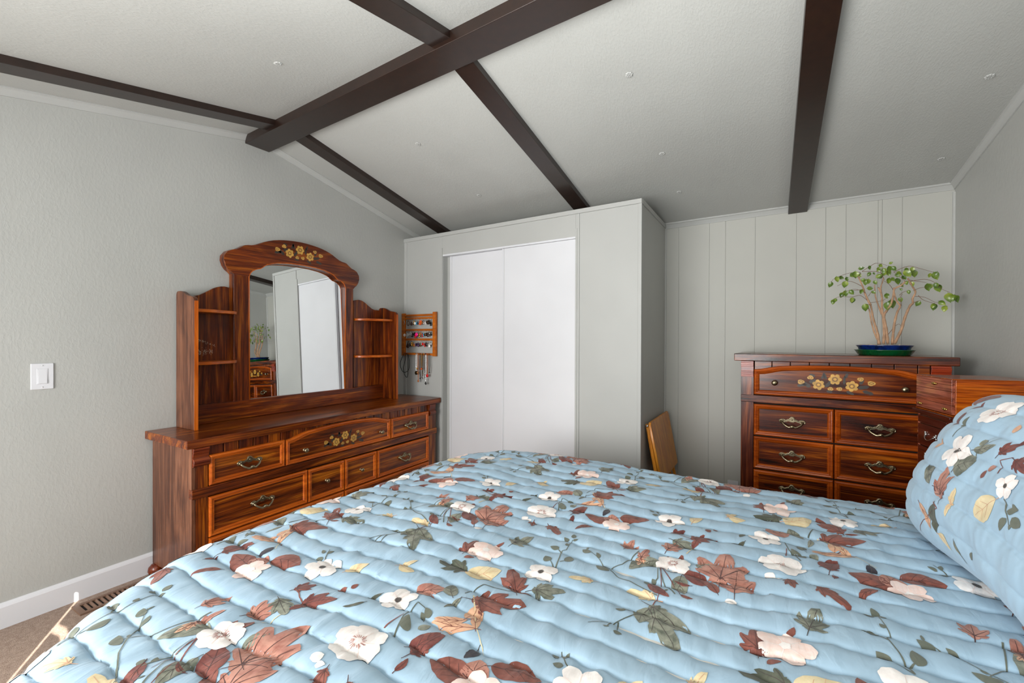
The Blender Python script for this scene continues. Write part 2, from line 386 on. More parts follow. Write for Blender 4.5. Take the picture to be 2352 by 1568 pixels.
TW=[([(3.336,1.213),(3.326,1.282),(3.313,1.352),(3.304,1.422),(3.301,1.438)],5.0),([(3.339,1.217),(3.316,1.27),(3.303,1.34),(3.296,1.406),(3.287,1.435)],3.5),([(3.355,1.217),(3.356,1.282),(3.354,1.363),(3.349,1.412),(3.349,1.485),(3.337,1.527),(3.331,1.535)],5.0),([(3.348,1.502),(3.344,1.534),(3.353,1.574),(3.353,1.595)],2.5),([(3.374,1.217),(3.364,1.302),(3.357,1.371),(3.369,1.403),(3.385,1.435),(3.397,1.483),(3.403,1.523),(3.43,1.541),(3.445,1.56)],5.0),([(3.392,1.213),(3.398,1.322),(3.413,1.39),(3.426,1.426),(3.413,1.45),(3.403,1.491),(3.4,1.531)],4.5),([(3.402,1.218),(3.426,1.29),(3.447,1.361),(3.47,1.424),(3.485,1.443),(3.483,1.467),(3.494,1.502),(3.476,1.535),(3.454,1.576)],5.0),([(3.301,1.438),(3.286,1.472),(3.273,1.505),(3.26,1.543),(3.243,1.586),(3.23,1.616)],4.0),([(3.348,1.384),(3.331,1.445),(3.32,1.495),(3.316,1.552)],3.0),([(3.26,1.543),(3.217,1.571),(3.19,1.577),(3.145,1.556)],1.0),([(3.273,1.505),(3.224,1.529),(3.167,1.511)],1.0),([(3.283,1.464),(3.25,1.494),(3.214,1.488),(3.157,1.494),(3.123,1.475)],1.0),([(3.27,1.53),(3.237,1.524),(3.201,1.526)],1.0),([(3.243,1.586),(3.253,1.627),(3.213,1.63),(3.177,1.62),(3.125,1.594),(3.11,1.573)],1.0),([(3.253,1.627),(3.289,1.653),(3.314,1.669),(3.346,1.666),(3.371,1.654)],1.0),([(3.256,1.628),(3.321,1.624),(3.353,1.607)],1.3),([(3.296,1.451),(3.353,1.461),(3.372,1.484)],1.0),([(3.403,1.523),(3.384,1.552),(3.353,1.574)],1.0),([(3.396,1.616),(3.451,1.64),(3.499,1.624),(3.56,1.602)],1.0),([(3.445,1.56),(3.415,1.594),(3.396,1.616)],1.3),([(3.454,1.56),(3.532,1.571),(3.575,1.548),(3.598,1.512),(3.629,1.491)],1.0),([(3.454,1.568),(3.535,1.551)],1.0),([(3.476,1.507),(3.505,1.521),(3.535,1.524)],1.0),([(3.431,1.49),(3.446,1.505),(3.47,1.515)],1.0),([(3.494,1.479),(3.535,1.473),(3.57,1.448),(3.593,1.435)],1.0),([(3.494,1.479),(3.512,1.454),(3.553,1.437),(3.576,1.428)],1.0),([(3.485,1.443),(3.5,1.451),(3.512,1.452)],1.0),([(3.367,1.258),(3.401,1.314),(3.419,1.326),(3.426,1.314)],1.0),([(3.426,1.426),(3.422,1.474),(3.431,1.49)],1.0),([(3.301,1.438),(3.277,1.443)],1.0),([(3.29,1.488),(3.302,1.512)],1.0),([(3.353,1.574),(3.346,1.595),(3.34,1.624),(3.352,1.648)],1.5)]
LV=[[(3.119,1.583),(3.105,1.548)],[(3.134,1.606),(3.143,1.571)],[(3.153,1.609),(3.18,1.6)],[(3.187,1.606),(3.194,1.579)],[(3.18,1.577),(3.17,1.536)],[(3.174,1.519),(3.164,1.486)],[(3.18,1.525),(3.182,1.487)],[(3.197,1.524),(3.216,1.496)],[(3.13,1.479),(3.125,1.447)],[(3.14,1.48),(3.123,1.458)],[(3.211,1.481),(3.204,1.45)],[(3.221,1.483),(3.213,1.45)],[(3.274,1.446),(3.275,1.4)],[(3.243,1.65),(3.272,1.654)],[(3.223,1.631),(3.224,1.587)],[(3.203,1.605),(3.233,1.628)],[(3.243,1.619),(3.253,1.598)],[(3.282,1.655),(3.289,1.632)],[(3.295,1.623),(3.282,1.6)],[(3.305,1.619),(3.313,1.606)],[(3.25,1.573),(3.269,1.588)],[(3.276,1.584),(3.27,1.547)],[(3.286,1.585),(3.283,1.554)],[(3.308,1.573),(3.318,1.548)],[(3.278,1.53),(3.31,1.532)],[(3.254,1.525),(3.247,1.498)],[(3.302,1.516),(3.322,1.503)],[(3.33,1.662),(3.349,1.648)],[(3.337,1.653),(3.334,1.625)],[(3.352,1.643),(3.362,1.61)],[(3.371,1.65),(3.381,1.613)],[(3.384,1.645),(3.402,1.619)],[(3.371,1.63),(3.384,1.597)],[(3.331,1.588),(3.353,1.603)],[(3.318,1.589),(3.346,1.607)],[(3.384,1.589),(3.378,1.553)],[(3.39,1.588),(3.406,1.567)],[(3.396,1.596),(3.424,1.594)],[(3.418,1.586),(3.421,1.546)],[(3.433,1.617),(3.46,1.579)],[(3.445,1.616),(3.457,1.587)],[(3.454,1.639),(3.457,1.613)],[(3.475,1.636),(3.466,1.609)],[(3.49,1.629),(3.492,1.583)],[(3.555,1.602),(3.548,1.577)],[(3.563,1.603),(3.578,1.56)],[(3.575,1.605),(3.561,1.569)],[(3.54,1.547),(3.551,1.503)],[(3.561,1.545),(3.558,1.518)],[(3.572,1.547),(3.57,1.514)],[(3.581,1.54),(3.592,1.495)],[(3.626,1.491),(3.637,1.437)],[(3.643,1.479),(3.638,1.441)],[(3.649,1.475),(3.662,1.435)],[(3.512,1.452),(3.494,1.423)],[(3.579,1.446),(3.606,1.423)],[(3.564,1.436),(3.559,1.409)],[(3.573,1.436),(3.567,1.397)],[(3.61,1.423),(3.616,1.408)],[(3.599,1.42),(3.597,1.385)],[(3.473,1.559),(3.479,1.531)],[(3.448,1.564),(3.452,1.54)],[(3.433,1.553),(3.446,1.533)],[(3.366,1.497),(3.381,1.476)],[(3.422,1.474),(3.429,1.446)],[(3.394,1.467),(3.405,1.416)],[(3.372,1.452),(3.369,1.403)],[(3.43,1.513),(3.418,1.522)],[(3.467,1.516),(3.47,1.492)],[(3.366,1.501),(3.372,1.468)],[(3.377,1.664),(3.394,1.674)],[(3.34,1.636),(3.321,1.626)],[(3.362,1.622),(3.343,1.595)],[(3.408,1.615),(3.433,1.601)],[(3.439,1.597),(3.454,1.572)]]
PILLOW_PRINT=[('F','W','5d',[(0.617,0.268),(0.58,0.302)]),('F','W','5d',[(0.382,0.237),(0.37,0.265)]),('F','W','6r',[(0.623,0.399),(0.592,0.43)]),('O','G','.8',[(0.586,0.217),(0.53,0.261)]),('L','G','.35',[(0.561,0.285),(0.5,0.316)]),('E','G','.8',[(0.543,0.302),(0.555,0.32)]),('P','R','.8',[(0.58,0.144),(0.617,0.22)]),('O','M','.5',[(0.617,0.155),(0.561,0.148)]),('P','C','.5',[(0.53,0.134),(0.53,0.179)]),('P','C','.5',[(0.53,0.134),(0.524,0.1)]),('O','C','.8',[(0.395,0.199),(0.432,0.141)]),('L','P','.3',[(0.66,0.093),(0.598,0.048)]),('O','D','.45',[(0.586,0.113),(0.574,0.048)]),('O','G','.4',[(0.703,0.199),(0.641,0.155)]),('P','M','.7',[(0.469,0.302),(0.45,0.351)]),('P','M','.8',[(0.413,0.296),(0.364,0.282)]),('E','R','.7',[(0.462,0.251),(0.475,0.268)]),('L','T','.6',[(0.475,0.227),(0.475,0.251)]),('E','S','.9',[(0.333,0.192),(0.315,0.206)]),('E','S','.5',[(0.321,0.179),(0.327,0.148)]),('E','S','.45',[(0.308,0.186),(0.271,0.179)]),('E','S','.5',[(0.302,0.172),(0.296,0.162)]),('O','M','.35',[(0.826,0.419),(0.734,0.447)]),('L','M','.4',[(0.746,0.392),(0.74,0.423)]),('O','M','.45',[(0.74,0.33),(0.74,0.378)]),('E','S','.3',[(0.691,0.333),(0.697,0.368)]),('E','P','.5',[(0.493,0.357),(0.506,0.382)]),('L','G','.35',[(0.493,0.058),(0.469,0.038)]),('E','S','.6',[(0.426,0.045),(0.419,0.062)]),('L','C','.35',[(0.567,0.048),(0.518,0.031)]),('O','P','.5',[(0.728,0.251),(0.722,0.285)]),('s','T',None,[(0.432,0.254),(0.456,0.285),(0.426,0.302)]),('s','S',None,[(0.376,0.21),(0.327,0.186),(0.296,0.165)]),('s','S',None,[(0.684,0.299),(0.684,0.327),(0.697,0.368)]),('s','G',None,[(0.586,0.217),(0.549,0.278),(0.518,0.337)]),('s','S',None,[(0.487,0.045),(0.456,0.027)]),('s','M',None,[(0.592,0.117),(0.567,0.107),(0.691,0.021)])]
# ------------------------------------------------------------------ the room
XR, YB, YF = 3.727, 3.5625, -1.35
ZR = 2.503
def yr(x): return 1.63 - .055*x
def zb(x): return 2.118 + .018*(x-2.1)
def ceil_z(x, y):
    r = yr(x)
    if y >= r: return ZR - (ZR-zb(x))*(y-r)/(YB-r)
    return ZR - .2*(r-y)
struct(MB().box(-.1, XR+.1, YF-.1, YB+.1, -.08, 0), 'floor', M['carpet'])
def wall_poly(y0, y1, x):   # outline of a gable wall in (y, z)
    return [(y0, 0), (y1, 0), (y1, ceil_z(x, y1)+.03), (yr(x), ZR+.03), (y0, ceil_z(x, y0)+.03)]
struct(MB().prism(wall_poly(YF, YB, 0), 'x', -.1, 0), 'wall_left', M['wall'])
struct(MB().prism(wall_poly(YF, YB, XR), 'x', XR, XR+.1), 'wall_right', M['wall'])
# ceiling: two slopes meeting under the ridge beam
mb = MB(); N = 12
for part in (0, 1):
    for i in range(N):
        x0 = -.1+(XR+.2)*i/N; x1 = -.1+(XR+.2)*(i+1)/N
        def row(x): return [(x, yr(x), ZR), (x, YB+.1, ceil_z(x, YB+.1))] if part else [(x, YF-.1, ceil_z(x, YF-.1)), (x, yr(x), ZR)]
        a, b = row(x0), row(x1)
        A = [Vector(p) for p in (a[0], a[1], b[1], b[0])]; B = [p+Vector((0, 0, .06)) for p in A]
        mb.add(A+B, [(0, 1, 2, 3), (7, 6, 5, 4), (0, 4, 5, 1), (3, 2, 6, 7)])
struct(mb, 'ceiling', M['ceil'], smooth=False)
# back wall of vertical painted planks with fine grooves
mb = MB(); gx = [2.0, 2.205, 2.417, 2.524, 2.711, 2.954, 3.114, 3.221, 3.380, 3.400, 3.495, XR+.02]
mb.box(-.1, XR+.1, YB+.0022, YB+.1, 0, 2.3, 1)
mb.box(-.1, 2.0, YB, YB+.05, 0, 2.3, 0)
for a, b in zip(gx, gx[1:]):
    mb.box(a+.0008, b-.0008, YB, YB+.02, 0, 2.3, 0)
struct(mb, 'wall_back', [M['plank'], M['groove']], bevel=.0007)
# front wall with two window openings
mb = MB(); ZT = 2.2; wins = [(.35, 2.6, .55, 1.75), (2.85, 3.68, .80, 1.75)]
xs = [-.1, .35, 2.6, 2.85, 3.68, XR+.1]
for a, b in ((xs[0], xs[1]), (xs[2], xs[3]), (xs[4], xs[5])): mb.box(a, b, YF-.1, YF, 0, ZT)
for a, b, c, d in wins: mb.box(a, b, YF-.1, YF, 0, c); mb.box(a, b, YF-.1, YF, d, ZT)
struct(mb, 'wall_front', M['wall'])
for k, (a, b, c, d) in enumerate(wins):
    mb = MB(); w = .05
    mb.box(a, a+w, YF-.07, YF-.02, c, d); mb.box(b-w, b, YF-.07, YF-.02, c, d)
    mb.box(a, b, YF-.07, YF-.02, c, c+w); mb.box(a, b, YF-.07, YF-.02, d-w, d); mb.box(a, b, YF-.06, YF-.03, (c+d)/2-.15, (c+d)/2-.12)
    fr = struct(mb, 'window_%d' % (k+1), M['whitetrim'])
    MB().box(a+w, b-w, YF-.046, YF-.042, c+w, d-w).build('window_pane', M['glass'], fr)
# closed curtain in the left window; daylight sun passes only its narrow gap
# sun ray reaching floor point P crosses y=YF+.03 at P - sd*t
def back(px, py, pz=0):
    t_ = (py-(YF+.03))/sd.y; return (px - sd.x*t_, pz - sd.z*t_)
qa = back(.55, .418); qb = back(.015, .80, .03)
zlo, zhi = min(qa[1], qb[1]), max(qa[1], qb[1]); xg = (qa[0]+qb[0])/2
cur = thing('window_curtain', 'pale closed curtain over the right window behind the camera', 'curtain', (3.2, YF+.03, 0))
def pleat(x0, x1, z0, z1):
    mb = MB(); n = max(2, int((x1-x0)/.02)); vs = []; 
    for z in (z0, z1):
        for i in range(n+1): x = x0+(x1-x0)*i/n; vs.append((x-3.2, .004*sin(x*60) if n > 4 else 0, z))
    mb.add(vs, [(i, i+1, n+2+i, n+1+i) for i in range(n)], 0, True); return mb
hole = [back(*p) for p in ((.174, .666), (.160, .693), (.30, .686), (.325, .660))]
hx0, hx1 = min(q[0] for q in hole), max(q[0] for q in hole); hz0, hz1 = min(q[1] for q in hole), max(q[1] for q in hole)
g = .010; mb = MB()
def addp(x0, x1, z0, z1):
    if x1-x0 < .002 or z1-z0 < .002: return
    p = pleat(x0, x1, z0, z1); mb.add(p.v, p.f, 0, True)
addp(2.70, xg-g, .72, 1.80); addp(xg-g, xg+g, zhi, 1.80); addp(xg-g, xg+g, .72, zlo)
hx0 = max(hx0, xg+g); hx1 = max(hx1, hx0+.02)
addp(xg+g, hx0, .72, 1.80); addp(hx0, hx1, .72, hz0); addp(hx0, hx1, hz1, 1.80); addp(hx1, XR-.01, .72, 1.80); print('slit', xg, zlo, zhi, hx0, hx1, hz0, hz1)
mb.build('panel', M['curtain'], cur)
MB().tube([(-.49, 0, 1.81), (.5, 0, 1.81)], .012).build('curtain_rod', M['darkbrass'], cur)

# ridge beam and rafters
tn = [0]
def trim(mb, mat, label=None, bevel=0, **k):
    tn[0] += 1; return struct(mb, 'trim_%d' % tn[0], mat, label, bevel=bevel, **k)
mb = MB(); N = 24
def rbm(x): return yr(x) - .074
prof = [(0, 2.438), (.152, 2.438), (.152, ZR), (0, ZR)]
vs = []
for i in (0, 1):
    x = (-.0, XR)[i]
    vs += [(x, rbm(x)+p[0], p[1]) for p in prof]
mb.add(vs, [(0, 1, 2, 3), (7, 6, 5, 4)]+[(i, (i+1) % 4, 4+(i+1) % 4, 4+i) for i in range(4)])
trim(mb, M['beam'], 'wide dark brown ridge beam crossing the vaulted ceiling', .003)
def rafter(x0, x1, part, t_, label):
    mb = MB(); w = x1-x0
    if part: ys = (lambda x: yr(x)+.05, lambda x: YB)
    else: ys = (lambda x: YF, lambda x: yr(x)-.05)
    vs = []
    for f in ys:
        for x, dz in ((x0, -t_), (x1, -t_), (x1, .01), (x0, .01)):
            y = f(x); vs.append((x, y, ceil_z(x, y)+dz))
    mb.add(vs, [(3, 2, 1, 0), (4, 5, 6, 7)]+[(i, (i+1) % 4, 4+(i+1) % 4, 4+i) for i in range(4)])
    trim(mb, M['beam'], label, .002)
rafter(.277, .381, 1, .030, 'dark brown rafter above the dresser, behind the ridge beam')
rafter(1.565, 1.672, 1, .032, 'dark brown rafter running down to the closet top')
rafter(2.905, 3.012, 1, .047, 'dark brown rafter over the chest of drawers side of the room')
rafter(.25, .352, 0, .032, 'dark brown rafter on the near slope beside the left wall')
rafter(1.575, 1.678, 0, .032, 'dark brown rafter on the near slope at the top of the picture')
# crown trims
def crown_sweep(path, nrm, h=.034, w=.028):
    """path of (x,y,z) points on the wall at the ceiling; nrm into the room"""
    mb = MB(); nrm = Vector(nrm); cs = [(0, .012), (w, .012), (w, -.004), (w*.75, -.008), (w*.45, -h*.6), (w*.25, -h+.004), (.006, -h), (0, -h)]
    vs = []
    for p in path: vs += [Vector(p)+nrm*a+Vector((0, 0, b)) for a, b in cs]
    k = len(cs); fs = [tuple(range(k))[::-1], tuple((len(path)-1)*k+i for i in range(k))]
    for j in range(len(path)-1): fs += [(j*k+i, j*k+(i+1) % k, (j+1)*k+(i+1) % k, (j+1)*k+i) for i in range(k)]
    mb.add(vs, fs); return mb
trim(crown_sweep([(2.1, YB, zb(2.1)), (2.905, YB, zb(2.905))], (0, -1, 0)), M['trim'])
trim(crown_sweep([(3.012, YB, zb(3.012)), (XR, YB, zb(XR))], (0, -1, 0)), M['trim'])
trim(crown_sweep([(XR, YB, ceil_z(XR, YB)), (XR, yr(XR)+.05, ceil_z(XR, yr(XR)+.05))], (-1, 0, 0)), M['trim'])
trim(crown_sweep([(0, yr(0)+.07, ceil_z(0, yr(0)+.07)), (0, YB, ceil_z(0, YB))], (1, 0, 0)), M['trim'])
trim(crown_sweep([(0, YF, ceil_z(0, YF)), (0, yr(0)-.07, ceil_z(0, yr(0)-.07))], (1, 0, 0)), M['trim'])
def quarter(x, y, z0, z1, dx, dy, r=.011):
    mb = MB(); pts = [(x, y), (x+dx*r, y)]+[(x+dx*r*cos(a), y+dy*r*sin(a)) for a in (.4, .8, 1.2)]+[(x, y+dy*r)]
    return mb.prism(pts, 'z', z0, z1)
trim(quarter(XR, YB, 0, 2.10, -1, -1), M['trim']); trim(quarter(2.106, YB, 0, 2.09, 1, -1), M['trim'])
mb = MB().prism([(0, 0), (.014, 0), (.014, .09), (.010, .098), (.004, .107), (0, .107)], 'y', YF, 2.92); struct(mb, 'baseboard_left', M['whitetrim'])
struct(MB().box(2.12, XR, YB-.012, YB, 0, .09), 'baseboard_back', M['trim'])
struct(MB().box(XR-.012, XR, YF, YB, 0, .09), 'baseboard_right', M['trim'])

# closet: front wall slightly out of square
CA = -.0489; cyaw = math.atan(CA); CO = Vector((0, 2.9315, 0))
def cxf(v): return Vector((CO.x + v.x*cos(cyaw) - v.y*sin(cyaw), CO.y + v.x*sin(cyaw) + v.y*cos(cyaw), v.z))
CL = 2.109; CT = 2.113
mb = MB(); mb.xf = cxf
mb.box(0, .452, 0, .07, 0, CT); mb.box(1.662, CL, 0, .07, 0, CT); mb.box(.452, 1.662, 0, .07, 1.937, CT)
struct(mb, 'wall_closet_front', M['trim'], bevel=.0015)
xc = cxf(Vector((CL, 0, 0)))
struct(MB().prism([(2.04, xc.y+.04), (xc.x, xc.y+.002), (xc.x, YB), (2.04, YB)], 'z', 0, CT-.001), 'wall_closet_side', M['wallflat'])
struct(MB().prism([(0, 2.94), (2.05, 2.88), (2.05, YB), (0, YB)], 'z', CT-.04, CT-.003), 'wall_closet_top', M['wallflat'])
for (a, b, c, d, e) in ((0, CL+.006, -.010, CT-.026, CT+.004), (0, .033, -.006, 0, CT-.026), (.431, .452, -.008, 0, 1.99), (1.662, 1.676, -.007, 0, 1.99),
                        (1.676, 1.692, -.006, 0, CT-.026), (CL-.018, CL+.006, -.008, 0, CT-.026)):
    mb = MB(); mb.xf = cxf; mb.box(a, b, c, .002, d, e); trim(mb, M['trim'], bevel=.0025)
mb = MB(); mb.box(xc.x-.001, xc.x+.008, xc.y+.008, YB-.012, CT-.026, CT+.004); trim(mb, M['trim'], bevel=.002)
# jamb liners, track and the two sliding doors
mb = MB(); mb.xf = cxf; mb.box(.452, .456, .0, .068, 0, 1.937); trim(mb, M['trim'])
mb = MB(); mb.xf = cxf; mb.box(.452, .506, .059, .069, 0, 1.937); trim(mb, M['trim'])
mb = MB(); mb.xf = cxf; mb.box(.454, 1.66, -.001, .068, 1.922, 1.9365); trim(mb, M['door'], bevel=.001)
def sdoor(nm, a, b, y, dk):
    mb = MB(); mb.xf = cxf; mb.box(a, b, y, y+.022, .012, 1.921)
    o = struct(mb, nm, M['door'], bevel=.002)
    mb = MB(); mb.xf = cxf; mb.box(a, a+.012, y-.004, y, .012, 1.921); mb.build('door_edge', M['door'], o, bevel=.001)
    mb = MB(); mb.xf = cxf; mb.box(a+.018, a+.020, y-.0005, y+.001, .012, 1.921); mb.build('edge_groove', M['trim'], o)
sdoor('door_1', .505, 1.10, .036, 0); sdoor('door_2', 1.050, 1.661, .008, 0)

# ceiling rosettes, each hiding a panel screw
ROS = [((.965, 1.176), 0, 'white flower-shaped ceiling button on the near slope above the mirror hutch'),
       ((2.259, 1.999), 1, 'largest white flower-shaped ceiling button right of the middle rafter'),
       ((3.569, 2.579), 1, 'white flower-shaped ceiling button near the right wall, upper of two there'),
       ((.971, 2.045), 1, 'white ceiling button between the two left rafters, nearer the ridge beam'),
       ((2.27, 2.639), 1, 'white ceiling button right of the middle rafter, second of three downwards'),
       ((.978, 2.677), 1, 'small white ceiling button between the two left rafters, nearer the closet'),
       ((2.284, 3.10), 1, 'small white ceiling button just above the closet corner'),
       ((3.584, 3.223), 1, 'white ceiling button near the right wall, lower of two there')]
for (x, y), part, lab in ROS:
    mb = MB(); n = 32; rr = .0165
    rings = [(0, .004), (.35, .0035), (.42, .002), (.5, .0045), (.85, .003), (1, 0)]
    vs = [(0, 0, -rings[0][1])]; fs = []
    for q, (f_, h) in enumerate(rings[1:]):
        for k in range(n):
            a = 2*pi*k/n; w = 1 + (.07*cos(8*a) if q > 2 else 0)
            hh = h + (.0012*cos(8*a) if q in (2, 3) else 0)
            vs.append((rr*f_*w*cos(a), rr*f_*w*sin(a), -hh))
    fs = [(0, 1+k, 1+(k+1) % n) for k in range(n)]
    for q in range(len(rings)-2): fs += [(1+q*n+k, 1+q*n+(k+1) % n, 1+(q+1)*n+(k+1) % n, 1+(q+1)*n+k) for k in range(n)]
    mb.add(vs, fs, 0, True); o = mb.build('ceiling_rosette', M['trim'])
    o.location = (x, y, ceil_z(x, y)-.0006); sl = math.atan(-(ZR-zb(x))/(YB-yr(x))) if part else math.atan(.2)
    o.rotation_euler = (sl, 0, 0); tag(o, lab, 'ceiling button', 'ceiling buttons')

# light switch and wall outlet
sw = thing('light_switch', 'white square rocker light switch on the left wall', 'light switch', (0, .6775, 1.06))
MB().box(0, .006, -.0365, .0365, -.058, .058).build('switch_plate', M['plate'], sw, bevel=.003, seg=3)
MB().box(.0055, .0075, -.0175, .0175, -.034, .034).build('rocker_frame', M['plate'], sw, bevel=.0008)
mb = MB().prism([(.007, -.031), (.0105, -.031), (.009, 0), (.0075, .031), (.007, .031)], 'y', -.014, .014); mb.build('rocker', M['plate'], sw, bevel=.0008)
for z in (-.048, .048): MB().lathe([(.0001, .0075), (.0025, .0072), (.003, .006)], (0, 0, z), 'x', 12).build('screw', M['plate'], sw)
ot = thing('wall_outlet', 'white outlet plate low on the paneled back wall beside the chest', 'outlet', (2.581, YB, .172))
MB().box(-.035, .035, -.006, 0, -.058, .058).build('outlet_plate', M['plate'], ot, bevel=.002)
for z in (-.02, .02):
    s_ = MB().prism([(-.014, -.012+z), (.014, -.012+z), (.016, z), (.014, .012+z), (-.014, .012+z), (-.016, z)], 'y', -.0075, -.005).build('socket', M['plate'], ot)

# floor register
vt = thing('floor_register', 'brown metal floor register with angled louvers beside the left baseboard', 'vent', (.125, .905, 0))
mb = MB(); a, b = .055, .15; 
mb.box(-a, a, -b, -b+.022, 0, .008); mb.box(-a, a, b-.022, b, 0, .008); mb.box(-a, -a+.018, -b+.022, b-.022, 0, .008); mb.box(a-.018, a, -b+.022, b-.022, 0, .008)
mb.build('register_frame', M['vent'], vt)
MB().box(-a+.01, a-.01, -b+.01, b-.01, 0, .0012).build('duct_opening', M['dark'], vt)
for i in range(13):
    y = -b+.034+i*.0193; mb = MB().prism([(y, .001), (y+.004, .001), (y+.010, .0075), (y+.006, .0075)], 'x', -a+.017, a-.017); mb.build('louver', M['vent'], vt)
# ------------------------------------------------------------------ cabinet parts shared by dresser and chest
# pieces are made in a face frame: u along the front, w up, d out of the front; fr(u, w, d) -> local point
def ring_front(mb, fr, u0, u1, w0, w1, top=None, depth=.018, pm=0, mm=1, inset=.026, nt=24):
    """drawer front: moulded edge frame (material mm) round a recessed panel (pm)"""
    base = -.006
    prof = [(0, base), (0, depth*.55), (.003, depth*.85), (.008, depth), (.014, depth*.92), (.0155, depth*.72), (.018, depth*.86), (.022, depth*.80), (inset, depth*.35)]
    tf = top or (lambda t_: 0)
    rings = []
    for i, h in prof:
        r = [fr(u0+i, w0+i, h), fr(u1-i, w0+i, h)]
        for k in range(nt+1):
            t_ = 1-k/nt; r.append(fr(u0+i+(u1-u0-2*i)*t_, w1-i+tf(t_), h))
        rings.append(r)
    n = len(rings[0]); vs = [p for r in rings for p in r]
    fs = [(j*n+i, j*n+(i+1) % n, (j+1)*n+(i+1) % n, (j+1)*n+i) for j in range(len(rings)-1) for i in range(n)]
    mb.add(vs, fs, mm)
    k = len(rings)-1; L = rings[k]
    # panel as strips between bottom edge and top curve
    pv = []
    for q in range(nt+1):
        t_ = q/nt; i, h = prof[-1]; pv += [fr(u0+i+(u1-u0-2*i)*t_, w0+i, h), fr(u0+i+(u1-u0-2*i)*t_, w1-i+tf(t_), h)]
    mb.add(pv, [(2*q, 2*q+2, 2*q+3, 2*q+1) for q in range(nt)], pm)
    return depth*.35
def bail(fr, parent, u, w, d, s=1.0, mat=None, name='handle'):
    """scrolled back plate with a swinging bail"""
    half = [(0, .028), (.006, .027), (.011, .021), (.013, .015), (.020, .014), (.026, .009), (.031, .008), (.036, .012), (.043, .014), (.052, .011), (.057, .003), (.055, -.006), (.048, -.010), (.041, -.007), (.036, -.002), (.031, -.003), (.025, 0), (.017, .003), (.011, .001), (.006, -.003), (0, -.002)]
    pts = half + [(-a, b) for a, b in half[-2:0:-1]]
    mb = MB(); n = len(pts)
    vs = [fr(u+a*s, w+b*s, d) for a, b in pts]+[fr(u+a*s, w+b*s, d+.003*s) for a, b in pts]+[fr(u+a*s*.86, w+(b*.8+.0015)*s, d+.005*s) for a, b in pts]
    mb.add(vs, [tuple(range(2*n, 3*n))]+[(j*n+i, j*n+(i+1) % n, (j+1)*n+(i+1) % n, (j+1)*n+i) for j in (0, 1) for i in range(n)])
    mb.ball(fr(u, w+.012*s, d+.005*s), .0042*s)
    mb.tube([fr(u+a*s, w+b*s, d+.005*s) for a, b in [(-.047, -.006), (-.055, -.002), (-.056, .005), (-.050, .010), (-.042, .010), (-.034, .005), (-.027, .006), (-.020, .011), (-.013, .012), (-.008, .020), (0, .026), (.008, .020), (.013, .012), (.020, .011), (.027, .006), (.034, .005), (.042, .010), (.050, .010), (.056, .005), (.055, -.002), (.047, -.006)]], .0032*s, 7)
    for sg in (-1, 1): mb.ball(fr(u+sg*.046*s, w+.001*s, d+.006*s), .0078*s); mb.ball(fr(u+sg*.040*s, w+.006*s, d+.0055*s), .0045*s)
    o = mb.build(name, mat, parent)
    mb = MB(); path = []
    for k in range(25):
        t_ = k/24; a = -1+2*t_; x = a*.046; z = -.023+.024*abs(a)**3.6 + .003*cos(3*pi*a)*(1-abs(a)); dd = .010+.017*(1-a*a)**.6
        path.append(fr(u+x*s, w+z*s, d+dd*s))
    mb.tube(path, [(.0046+.0016*(1-abs(-1+2*k/24))+(.0026 if abs(k-12) <= 1 else 0)+(.0008 if abs(k-12) in (3, 4) else 0))*s for k in range(25)], 8)
    mb.build('bail', mat, o)
    return o
def knob(fr, parent, u, w, d, s=1.0, mat=None, name='knob'):
    mb = MB(); prof = [(.0001, .026), (.006, .0255), (.0105, .023), (.0125, .019), (.0115, .015), (.007, .011), (.005, .006), (.0065, .002), (.009, 0)]
    seg = 18; vs = [fr(u+r*s*cos(2*pi*k/seg), w+r*s*sin(2*pi*k/seg), d+h*s) for r, h in prof for k in range(seg)]
    mb.add(vs, [(i*seg+k, i*seg+(k+1) % seg, (i+1)*seg+(k+1) % seg, (i+1)*seg+k) for i in range(len(prof)-1) for k in range(seg)], 0, True)
    return mb.build(name, mat, parent)
